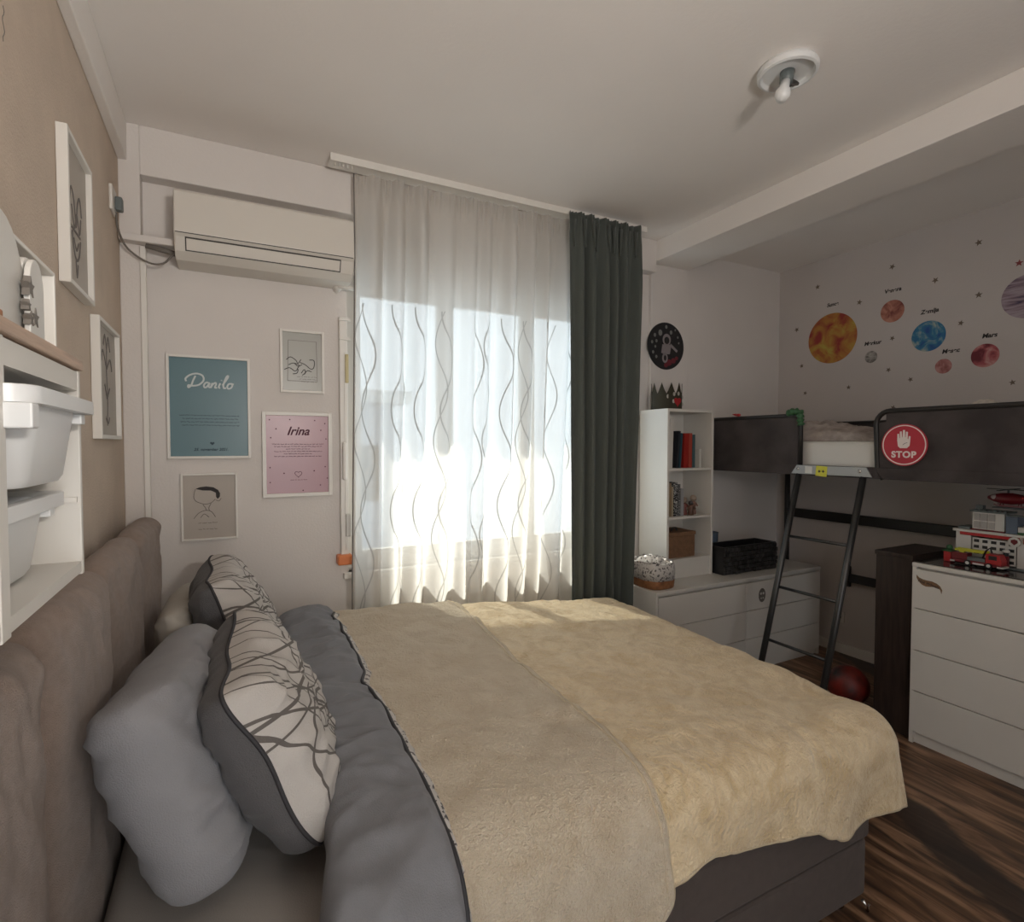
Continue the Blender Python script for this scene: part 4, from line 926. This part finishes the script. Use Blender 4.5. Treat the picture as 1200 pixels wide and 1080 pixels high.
# ------------------------------------------------------------------ bookshelf on the low dresser
bs = thing('bookshelf', 'narrow white three shelf bookcase standing on the low dresser', 'bookcase', (2.75, 2.84, .65))
sx0, sx1, sy0, sy1 = 2.545, 2.965, 2.70, 2.972
for x in (sx0, sx1 - .018): MB().box(x, x + .018, sy0, sy1, .651, 1.762).build('side_panel', M['white'], bs, bevel=0.001)
MB().box(sx0, sx1, sy0, sy1, 1.762, 1.782).build('top_panel', M['white'], bs, bevel=0.001)
MB().box(sx0 + .018, sx1 - .018, sy1 - .006, sy1, .651, 1.762).build('back_panel', M['white'], bs)
for z in (1.372, 1.048, .765): MB().box(sx0 + .018, sx1 - .018, sy0 + .004, sy1 - .006, z, z + .016).build('shelf', M['white'], bs)
MB().box(sx0 + .018, sx1 - .018, sy0 + .01, sy0 + .022, .651, .765).build('plinth', M['white'], bs)
def book(label, x, w, h, d, z, c, lean=0., y=None, m=None, group=None):
    t = thing('book', label, 'book', (x + w / 2, 2.80, z), group)
    y = y if y is not None else 2.735
    R_ = Matrix.Translation((x, 0, z)) @ Matrix.Rotation(-lean, 4, 'Y')
    m = m or mat('book_cover', c, .5)
    b_ = MB(); b_.box(0, .0018, y, y + d, 0, h, R_); b_.box(w - .0018, w, y, y + d, 0, h, R_); b_.box(.0018, w - .0018, y, y + .002, 0, h, R_); b_.build('cover', m, t)
    MB().box(.0018, w - .0018, y + .002, y + d - .003, .003, h - .003, R_).build('pages', M['toywhite'], t)
    return t
g1 = 'books on the top shelf'; z = 1.3885
book('tall white binder at the left end of the top shelf', 2.590, .032, .335, .19, z, (.60, .57, .52), -.03, group=g1)
book('small dark booklet tucked beside the white binder, top shelf', 2.566, .018, .12, .14, z, (.03, .03, .03), group=g1)
book('slim black book leaning left beside the binder', 2.655, .018, .25, .17, z, (.02, .022, .028), -.09, group=g1)
book('dark teal book leaning between black and red books', 2.682, .016, .235, .17, z, (.02, .06, .08), -.07, group=g1)
book('thick red book in middle of the top shelf', 2.722, .040, .232, .165, z, (.30, .018, .012), -.03, group=g1)
book('orange red book beside the thick red one', 2.768, .030, .235, .165, z, (.36, .055, .035), -.01, group=g1)
book('dark blue green book at right of the red books', 2.803, .024, .225, .165, z, (.05, .10, .11), group=g1)
book('short white book standing apart at right on top shelf', 2.868, .018, .125, .12, z, (.60, .58, .52), group=g1)
g2 = 'books on the middle shelf'; z = 1.0645
book('brown spined book at left end of the middle shelf', 2.568, .026, .235, .15, z, (.12, .07, .04), group=g2)
book('thin tan book second on the middle shelf', 2.597, .018, .225, .15, z, (.26, .18, .10), group=g2)
book('cream book with worn spine on middle shelf', 2.618, .016, .20, .15, z, (.33, .28, .2), group=g2)
book('black and white speckled tall book on middle shelf', 2.640, .030, .228, .15, z, None, m=mk_cloth_print('speckled_cover', (.02, .02, .02), (.5, .5, .48), 120, .55), group=g2)
book('dark grey spotted book beside the speckled one', 2.674, .022, .215, .15, z, None, m=mk_cloth_print('spotted_cover', (.10, .10, .10), (.45, .45, .42), 140, .6), group=g2)
book('pale grey book right of the dark spotted book', 2.700, .026, .185, .15, z, (.30, .30, .30), -.02, group=g2)
def figurine(label, x, h, cbody, chead, y=2.77):
    t = thing('figurine', label, 'figurine', (x, y, 1.0645), 'toy figures on the middle shelf')
    MB().lathe([(0, 0), (.020, 0), (.022, .01), (.016, h * .35), (.022, h * .55), (.010, h * .68), (0, h * .69)], Matrix.Translation((x, y, 1.0645)), 14).build('body', mat('fig', cbody, .5), t, smooth=True)
    MB().sphere((x, y, 1.0645 + h * .82), h * .17, 14, 10).build('head', mat('fig', chead, .5), t, smooth=True)
    MB().tube([(x - .022, y, 1.0645 + h * .58), (x - .034, y - .01, 1.0645 + h * .35)], .006, 8).build('arm', mat('fig', cbody, .5), t, smooth=True)
    MB().tube([(x + .022, y, 1.0645 + h * .58), (x + .032, y - .012, 1.0645 + h * .40)], .006, 8).build('arm', mat('fig', cbody, .5), t, smooth=True)
figurine('small reddish toy figure beside the books', 2.765, .125, (.16, .05, .04), (.3, .22, .16)); figurine('taller brown toy figure in middle of the row', 2.803, .10, (.12, .06, .04), (.05, .04, .04), 2.745)
figurine('pinkish toy figure at right end of the middle shelf', 2.850, .135, (.22, .12, .09), (.34, .26, .2))
bxo = thing('lidded_box', 'brown woven box with lid on the lowest shelf', 'box', (2.70, 2.80, .781))
MB().box(2.572, 2.835, 2.735, 2.93, .7815, .93).build('body', M['cardboard'], bxo, bevel=.006); MB().box(2.567, 2.840, 2.730, 2.935, .93, .955).build('lid', M['cardboard'], bxo, bevel=.005)
MB().tube([(2.68, 2.80, .955), (2.69, 2.80, .975), (2.72, 2.80, .975), (2.73, 2.80, .955)], .006, 8).build('handle', M['acgrey'], bxo, smooth=True)
# paper crown
cr = thing('crown', 'dark pointed paper crown with red heart on top of bookcase', 'crown', (2.68, 2.85, 1.782))
cm = MB(); n = 60; vv = []; 
for k in range(n):
    a = 2 * PI * k / n; tri = abs(((k / 6.) % 1) * 2 - 1); h = .105 + .075 * tri ** 1.2
    for z in (0, h): vv.append((2.675 + .112 * math.cos(a), 2.85 + .085 * math.sin(a), 1.7825 + z))
cm.add(vv, [(2 * k, 2 * ((k + 1) % n), 2 * ((k + 1) % n) + 1, 2 * k + 1) for k in range(n)]); cm.build('band', mat('dark_olive_paper', (.035, .030, .016), .8), cr, solid=.003)
mt = frame_mtx('win', (2.690, 2.7625, 1.835)) @ Matrix.Rotation(.1, 4, 'Y')
MB().prism([(math.sin(t) ** 3 * .034, (.8125 * math.cos(t) - .3125 * math.cos(2 * t) - .125 * math.cos(3 * t) - .0625 * math.cos(4 * t)) * .034) for t in [-2 * PI * k / 28 for k in range(28)]], -.001, .002, mt).build('heart', M['red'], cr)
q = MB()
for a, b_ in ((-.10, .03), (-.055, .05), (-.06, -.01), (.05, -.03), (-.015, .055), (.055, .03)):
    aa = math.asin(max(-1, min(1, (a + .04) / .112))); q.prism(circle(0, 0, .010, 10, .014), 0, .002, frame_mtx('win', (2.675 + (a + .04), 2.85 - .085 * math.cos(aa) - .0015, 1.845 + b_ * .8)))
q.build('spot', M['cream'], cr)
MB().box(2.86, 2.93, 2.80, 2.90, 1.7825, 1.79).build('paper_sheet', M['toywhite']); tag(D.objects['paper_sheet'], 'small white paper lying beside the crown', 'paper')
# fabric basket
fb = thing('fabric_basket', 'white printed fabric basket with brown base at the dresser corner', 'basket', (2.37, 2.69, .65))
def bask(z, rx, ry, wob, sd): return [(2.385 + rx * math.copysign(abs(math.cos(a)) ** .6, math.cos(a)), 2.66 + ry * math.copysign(abs(math.sin(a)) ** .6, math.sin(a)), z + wob * N3(math.cos(a) * 2, math.sin(a) * 2, sd)) for a in [2 * PI * k / 40 for k in range(40)]]
def loft(name, rings, m):
    n = len(rings[0]); MB().add([q for r_ in rings for q in r_], [tuple(range(n))[::-1]] + [(i * n + k, i * n + (k + 1) % n, (i + 1) * n + (k + 1) % n, (i + 1) * n + k) for i in range(len(rings) - 1) for k in range(n)]).build(name, m, fb, smooth=True)
loft('base_band', [bask(.6515, .095, .125, 0, 0), bask(.66, .104, .132, 0, 0), bask(.705, .108, .136, 0.004, 1)], M['brass'])
loft('cloth_body', [bask(.703, .107, .135, 0.004, 1), bask(.76, .112, .138, .01, 2), bask(.80, .106, .134, .018, 2), bask(.815, .098, .125, .03, 3), bask(.79, .090, .118, .02, 4), bask(.72, .09, .115, 0, 4)], M['print'])
tag(lump('folded_cloth', '', '', (2.385, 2.65, .775), .085, .11, .062, M['print'], 12.), 'crumpled white printed cloth inside the fabric basket', 'cloth')
# black rocky crate and blue tub
bk = thing('black_crate', 'black crate with rocky textured sides on the low dresser', 'crate', (3.25, 2.7, .65))
ck = MB(); ck.box(2.985, 3.52, 2.62, 2.635, .652, .842); ck.box(2.985, 3.52, 2.79, 2.805, .652, .842); ck.box(2.985, 3.0, 2.635, 2.79, .652, .842); ck.box(3.505, 3.52, 2.635, 2.79, .652, .842); ck.box(3.0, 3.505, 2.635, 2.79, .652, .664)
ck.build('body', M['black'], bk)
rk = MB(); rnd = random.Random(4)
for r_ in range(6):
    x = 2.985
    while x < 3.51:
        w_ = rnd.uniform(.025, .06); z_ = .654 + r_ * .031; d_ = rnd.uniform(.006, .018)
        rk.box(x, min(x + w_ - .003, 3.52), 2.62 - d_, 2.621, z_, z_ + .028); x += w_
rk.build('stone_relief', mat('dark_stone', (.030, .029, .029), .55, var=.7, vscale=40), bk, bevel=.004)
bt_ = thing('blue_tub', 'smoky blue translucent tub behind the black crate', 'tub', (3.13, 2.87, .65))
MB().lathe([(0, 0), (.072, 0), (.078, .01), (.085, .25), (.088, .255), (.082, .255), (.07, .02), (0, .02)], Matrix.Translation((3.10, 2.885, .6505)), 28).build('body', M['toyblue'], bt_, smooth=True)
# ball
ba = MB().sphere((3.26, 1.93, .115), .112, 32, 20)
tag(ba.build('ball', mat('red_black_marbled_rubber', (.20, .016, .009), .5, color2=(.012, .010, .010), vscale=9), smooth=True), 'dark red marbled ball on the floor behind the ladder foot', 'ball')
# wall socket low on the right wall
so = thing('wall_socket', 'small socket low on the right wall behind the ladder', 'socket', (XR, 2.46, .27)); MB().box(XR - .010, XR, 2.42, 2.50, .225, .305).build('plate', M['socketw'], so, bevel=.003)
MB().lathe([(0, 0), (.02, 0), (.018, -.004), (0, -.004)], frame_mtx('planet', (XR - .0102, 2.46, .265)), 16).build('outlet', M['acgrey'], so)

# ------------------------------------------------------------------ toys on the tall dresser
fs = thing('toy_fire_station', 'toy fire station with white walls and red trim on tall dresser', 'toy building', (3.32, 1.3, .945))
ZD = .9455; fx = 3.36      # front plane x of the station, facing -x
def bxp(name, m, *b, bevel=.0015): return MB().box(*b).build(name, m, fs, bevel=bevel)
bxp('base_plate', M['toygrey'], 3.327, 3.575, .90, 1.475, ZD, ZD + .006)
wl_ = MB(); wl_.box(fx, fx + .15, 1.385, 1.45, ZD + .006, 1.10); wl_.box(fx + .14, fx + .15, .92, 1.385, ZD + .006, 1.10); wl_.box(fx, fx + .15, 1.17, 1.20, ZD + .006, 1.10); wl_.box(fx, fx + .15, .92, .94, ZD + .006, 1.10)
wl_.build('wall', M['toywhite'], fs, bevel=.001)
bxp('floor_slab', M['toywhite'], fx - .012, fx + .16, .91, 1.46, 1.10, 1.113); bxp('red_stripe', M['red'], fx - .008, fx - .002, 1.19, 1.43, 1.084, 1.0995); bxp('red_stripe', M['red'], fx - .008, fx - .002, .92, 1.175, 1.072, 1.0995)
def gate(y0, y1, z0, z1, rows, cols):
    g_ = MB().box(fx + .004, fx + .010, y0, y1, z0, z1).build('garage_gate', M['toywhite'], fs)
    w_ = MB()
    for r_ in range(rows):
        for c_ in range(cols):
            a = y0 + (y1 - y0) * (c_ + .2) / cols; b_ = y0 + (y1 - y0) * (c_ + .8) / cols; za = z0 + (z1 - z0) * (r_ + .25) / rows; zb_ = z0 + (z1 - z0) * (r_ + .75) / rows
            w_.box(fx + .002, fx + .005, a, b_, za, zb_)
    w_.build('window', M['black'], g_)
gate(1.205, 1.38, ZD + .012, 1.075, 4, 5); gate(.945, 1.165, ZD + .012, 1.065, 5, 5)
tw = bxp('tower', M['toywhite'], fx + .01, fx + .11, 1.255, 1.385, 1.118, 1.205)
w_ = MB(); 
for r_ in range(2):
    for c_ in range(3): w_.box(fx + .006, fx + .0105, 1.292 + c_ * .030, 1.317 + c_ * .030, 1.124 + r_ * .040, 1.158 + r_ * .040)
w_.build('window', mat('toy_window', (.42, .40, .38), .15), tw)
bxp('red_sill', M['darkred'], fx + .002, fx + .112, 1.25, 1.39, 1.113, 1.1195); bxp('tower_roof', M['toygrey'], fx + .002, fx + .118, 1.245, 1.395, 1.205, 1.214)
sd = MB()
for k in range(7): sd.lathe([(0, 0), (.006, 0), (.006, .006), (0, .006)], Matrix.Translation((fx + .015, 1.255 + k * .02, 1.214)), 10)
sd.build('stud', M['toygrey'], fs); bxp('chimney', M['toygrey'], fx + .03, fx + .06, 1.35, 1.38, 1.214, 1.238); bxp('side_roof', M['toygrey'], fx, fx + .1, 1.39, 1.44, 1.113, 1.127)
bxp('antenna', M['toygrey'], fx + .02, fx + .05, 1.165, 1.255, 1.196, 1.203)
bxp('glass_room', M['toyblue'], fx + .01, fx + .09, 1.205, 1.25, 1.113, 1.196); bxp('white_unit', M['toywhite'], fx + .0, fx + .06, 1.165, 1.20, 1.125, 1.150); bxp('green_unit', M['toygreen'], fx, fx + .06, 1.165, 1.20, 1.113, 1.125)
bxp('red_block', M['red'], fx, fx + .10, .98, 1.15, 1.113, 1.132)
bxp('landing_post', M['toyblue'], fx + .02, fx + .06, 1.06, 1.10, 1.132, 1.235); bxp('landing_pad', M['toygrey'], fx - .02, fx + .12, 1.02, 1.295, 1.2355, 1.2405)
mt = frame_mtx('planet', (fx - .013, 1.205, 1.078)); MB().prism(circle(0, 0, .024, 28), 0, .006, mt).build('emblem_disc', M['toywhite'], fs); MB().prism([(-.012, .01), (-.013, -.002), (0, -.014), (.013, -.002), (.012, .01), (0, .014)][::-1], .006, .0075, mt).build('emblem', M['darkred'], fs)
# helicopter standing on the pad
he = thing('toy_helicopter', 'dark red toy helicopter parked on the roof pad of fire station', 'toy helicopter', (fx + .03, 1.13, 1.241))
prof = [(1.245, .008), (1.225, .018), (1.19, .027), (1.15, .029), (1.11, .022), (1.06, .011), (.98, .008), (.94, .010)]
MB().tube([(fx + .03, y, 1.282 + (.006 if y < 1.05 else 0)) for y, _ in prof], [r_ for _, r_ in prof], 14).build('fuselage', M['darkred'], he, smooth=True)
MB().sphere((fx + .028, 1.212, 1.285), .021, 14, 10, (1, 1.1, .8)).build('windscreen', mat('toy_pale_glass', (.5, .42, .42), .15), he, smooth=True)
MB().box(fx + .026, fx + .034, .935, .955, 1.29, 1.325).build('tail_fin', M['darkred'], he); MB().tube([(fx + .03, 1.165, 1.30), (fx + .03, 1.165, 1.325)], .005, 8).build('mast', M['black'], he)
rb = MB(); rb.box(fx + .024, fx + .036, 1.03, 1.25, 1.325, 1.328); rb.box(fx - .08, fx + .14, 1.159, 1.171, 1.3245, 1.3275); rb.build('rotor', M['black'], he)
for s in (.012, .048): MB().tube([(fx + s, 1.215, 1.252), (fx + s, 1.20, 1.2455), (fx + s, 1.10, 1.2455)], .003, 6).build('skid', mat('toy_pink', (.40, .18, .19), .4), he, smooth=True)
q = MB(); 
for s in (.012, .048):
    for y in (1.19, 1.12): q.tube([(fx + s, y, 1.2455), (fx + .03 + (s - .03) * .5, y, 1.262)], .0025, 6)
q.build('strut', M['darkred'], he)
for ch_ in he.children: ch_.data.transform(Matrix.Translation((0, .085, 0)))
he.location.y += .085
for ch_ in he.children: ch_.matrix_parent_inverse = he.matrix_basis.inverted() if False else Matrix.Translation((-(fx + .03), -(1.13 + .085), -1.241))
# fire truck in front
tr = thing('toy_fire_truck', 'red toy fire truck with yellow ladder parked before toy station', 'toy truck', (3.285, 1.33, ZD))
tx0, tx1 = 3.262, 3.318
MB().box(tx0, tx1, 1.225, 1.425, ZD + .010, ZD + .026).build('chassis', M['darkred'], tr, bevel=.002)
cabm = MB(); cabm.add([(x, y, z) for x in (tx0, tx1) for y, z in ((1.222, ZD + .02), (1.222, ZD + .042), (1.232, ZD + .070), (1.285, ZD + .070), (1.285, ZD + .02))], [(0, 1, 2, 3, 4)[::-1], (5, 6, 7, 8, 9)] + [(i, (i + 1) % 5, (i + 1) % 5 + 5, i + 5) for i in range(5)]); cabm.build('cab', M['red'], tr, bevel=.002)
MB().box(tx0 - .001, tx1 + .001, 1.240, 1.272, ZD + .044, ZD + .064).build('cab_window', M['black'], tr)
MB().box(tx0 + .002, tx1 - .002, 1.36, 1.425, ZD + .026, ZD + .058).build('rear_body', M['darkred'], tr, bevel=.002)
MB().box(tx0 + .004, tx1 - .004, 1.288, 1.36, ZD + .026, ZD + .042).build('hose_deck', M['toygrey'], tr)
ldm = MB(); 
for x in (tx0 + .010, tx1 - .015): ldm.box(x, x + .005, 1.285, 1.415, ZD + .066, ZD + .078)
for k in range(7): ldm.box(tx0 + .010, tx1 - .010, 1.292 + k * .018, 1.297 + k * .018, ZD + .068, ZD + .074)
ldm.box(tx0 + .02, tx1 - .02, 1.38, 1.40, ZD + .055, ZD + .068); ldm.build('ladder', M['yellow'], tr)
MB().tube([(tx0 + .01, 1.30, ZD + .045), (tx0 + .01, 1.285, ZD + .085), (tx0 + .01, 1.27, ZD + .10), (tx0 + .01, 1.262, ZD + .075)], .004, 8).build('crane_arm', M['black'], tr, smooth=True)
bpz = MB(); bpz.box(tx0 - .003, tx1 + .003, 1.214, 1.238, ZD + .008, ZD + .015); bpz.box(tx0 - .002, tx0, 1.29, 1.335, ZD + .010, ZD + .018); bpz.box(tx0 - .003, tx1 + .003, 1.41, 1.43, ZD + .010, ZD + .017); bpz.build('bumper', M['toywhite'], tr)
for y in (1.270, 1.355):
    for x in (tx0 - .002, tx1 + .002):
        wh = MB().tube([(x - .005, y, ZD + .0135), (x + .005, y, ZD + .0135)], .0135, 18).build('wheel', M['black'], tr, smooth=False); MB().tube([(x - .006, y, ZD + .0135), (x + .006, y, ZD + .0135)], .008, 14).build('hubcap', M['toywhite'], wh)
mf = thing('toy_firefighter', 'toy firefighter with white helmet and dark beard by the truck', 'toy figure', (3.335, 1.235, ZD)); 
MB().box(3.333, 3.347, 1.222, 1.246, ZD + .006, ZD + .060).build('body', M['darkred'], mf, bevel=.002); MB().tube([(3.34, 1.234, ZD + .062), (3.34, 1.234, ZD + .078)], .011, 12).build('head', M['black'], mf); MB().sphere((3.34, 1.234, ZD + .084), .015, 14, 8, (1, 1, .6)).build('helmet', M['toywhite'], mf, smooth=True)
ms = thing('toy_mailbox_stand', 'small red and green toy stand left of the fire truck', 'toy', (3.30, 1.455, ZD)); MB().box(3.28, 3.32, 1.435, 1.468, ZD + .0002, ZD + .052).build('box', M['red'], ms, bevel=.002); MB().box(3.272, 3.328, 1.43, 1.473, ZD + .0523, ZD + .060).build('roof', M['toygreen'], ms, bevel=.002); MB().sphere((3.30, 1.45, ZD + .072), .014, 10, 8).build('bush', M['toygreen'], ms, smooth=True)

# ------------------------------------------------------------------ wall decals: planets, stars, astronaut disc
def P_disc(name, label, y, z, r, m, mark=None):
    o = MB().prism(circle(0, 0, r, 56), .0005, .002, frame_mtx('planet', (XR, y, z))).build(name, m); tag(o, label, 'wall sticker', 'planet stickers on the right wall'); return o
P_disc('planet_sticker', 'large yellow orange sun sticker with red blotches', 2.555, 2.342, .186, mk_planet('sun_print', (.30, .035, .03), (.44, .20, .04), (.46, .36, .06), 8))
P_disc('planet_sticker', 'pale orange red planet sticker right above the little grey moon', 2.137, 2.454, .075, mk_planet('venus_print', (.22, .06, .05), (.42, .17, .12), (.55, .26, .19), 16))
P_disc('planet_sticker', 'small grey cratered planet sticker beside the sun', 2.271, 2.163, .042, mk_planet('mercury_print', (.12, .11, .10), (.30, .28, .26), (.45, .43, .40), 26))
P_disc('planet_sticker', 'blue and green planet sticker with white clouds', 1.917, 2.247, .098, mk_planet('earth_print', (.02, .09, .30), (.04, .20, .34), (.36, .42, .38), 14))
P_disc('planet_sticker', 'smallest reddish pink planet sticker under the blue one', 1.829, 2.042, .046, mk_planet('moon_print', (.25, .08, .07), (.40, .16, .15), (.50, .26, .24), 22))
P_disc('planet_sticker', 'dark red planet sticker right of the smallest pink one', 1.615, 2.079, .070, mk_planet('mars_print', (.16, .02, .03), (.42, .10, .11), (.56, .30, .28), 14))
P_disc('planet_sticker', 'banded violet grey planet sticker cut by the picture edge', 1.420, 2.388, .124, mk_planet('jupiter_print', (.07, .05, .10), (.28, .20, .24), (.40, .33, .38), 7, True))
for y, z, txt in ((2.555, 2.593, 'Sunce'), (2.138, 2.595, 'Venera'), (2.263, 2.258, 'Merkur'), (1.914, 2.406, 'Zemlja'), (1.792, 2.133, 'Mesec'), (1.596, 2.195, 'Mars')):
    o = text_mesh('name_sticker', txt, .037, frame_mtx('planet', (XR - .0005, y, z)), M['ink'], shear=.2, bold=.0012)
    tag(o, 'dark lettered name sticker %s on the right wall' % {'Sunce': 'above the yellow sun', 'Venera': 'above the orange red planet', 'Merkur': 'above the little grey planet', 'Zemlja': 'above the blue planet', 'Mesec': 'above the smallest pink planet', 'Mars': 'above the dark red planet'}[txt], 'wall sticker', 'planet name stickers')
SM = mat('bronze_star_sticker', (.16, .12, .09), .5); SMR = mat('red_star_sticker', (.25, .05, .05), .5)
where = ['upper left, above the sun sticker', 'between sun and orange red planet stickers', 'above the orange red planet sticker', 'right of the orange red planet sticker, high up', 'highest on the right part of wall', 'left of the banded planet sticker', 'right of the blue planet sticker', 'below the orange red planet sticker', 'left of the sun sticker, at mid height', 'left of the sun sticker, lower down', 'below the sun sticker',
         'lowest at far left under the sun', 'right below the little grey planet sticker', 'below and left of the blue planet sticker', 'below the dark red planet sticker', 'reddish, above the banded planet sticker', 'low, just above the loft guard']
for i, (y, z) in enumerate([(2.675, 2.753), (2.358, 2.564), (2.144, 2.755), (1.885, 2.596), (1.661, 2.762), (1.654, 2.448), (1.741, 2.297), (2.134, 2.27), (2.843, 2.458), (2.796, 2.165), (2.424, 1.963), (2.762, 1.949), (2.154, 2.058), (2.016, 1.978), (1.482, 1.905), (1.467, 2.584), (2.119, 1.797)]):
    o = MB().prism(star(0, 0, .021 if z > 2.3 else .018, 5, .42, PI / 2 + i), .0005, .0018, frame_mtx('planet', (XR, y, z))).build('star_sticker', SMR if i == 15 else SM)
    tag(o, 'small star sticker ' + where[i], 'wall sticker', 'star stickers on the right wall')
ad = thing('astronaut_disc', 'round black picture of an astronaut among stars above the bookcase', 'wall picture', (2.775, 2.97, 2.246))
mt = frame_mtx('win', (2.775, 2.975, 2.246))
MB().prism(circle(0, 0, .168, 64, .166), .001, .008, mt).build('disc', mat('night_print', (.012, .012, .014), .6), ad)
q = MB(); LZ = .0082
def ell(cx, cy, rx, ry, n=20): return circle(cx, cy, rx, n, ry)
for a in (ell(.005, .045, .038, .042), [(-.035, .01), (-.045, -.05), (-.02, -.06), (.035, -.055), (.045, -.01), (.03, .012)][::-1], [(.03, .005), (.10, -.04), (.11, -.025), (.045, .02)], ell(-.01, -.085, .026, .035)): q.prism(a, LZ - .0005, LZ + .001, mt)
q.build('astronaut', mat('astronaut_grey', (.26, .23, .24), .7), ad)
q = MB(); q.prism(ell(.005, .04, .024, .026), LZ + .001, LZ + .0015, mt); q.prism(ell(-.01, -.085, .012, .02), LZ + .001, LZ + .0015, mt); q.build('visor', M['black'], ad)
q = MB(); 
for a, b_, r_ in ((-.055, .09, .022), (-.105, .07, .014), (.0, .135, .013), (.045, .10, .015), (-.09, .03, .012), (-.13, .02, .012), (.11, .07, .009), (-.10, -.01, .010), (.085, .12, .008), (-.12, -.05, .012), (-.09, -.08, .012), (.12, .03, .008)): q.prism(ell(a, b_, r_ * .8, r_, 12), LZ - .0005, LZ + .0008, mt)
q.build('bubble', mat('dusty_grey_print', (.20, .20, .19), .7), ad)
q = MB(); 
for a, b_, r_ in ((.03, -.115, .025), (.07, -.10, .022), (.0, -.135, .018), (.10, -.08, .015)): q.prism(ell(a, b_, r_, r_ * .9, 12), LZ - .0005, LZ + .0009, mt)
q.build('crimson_cloud', mat('crimson_print', (.16, .02, .03), .7), ad)
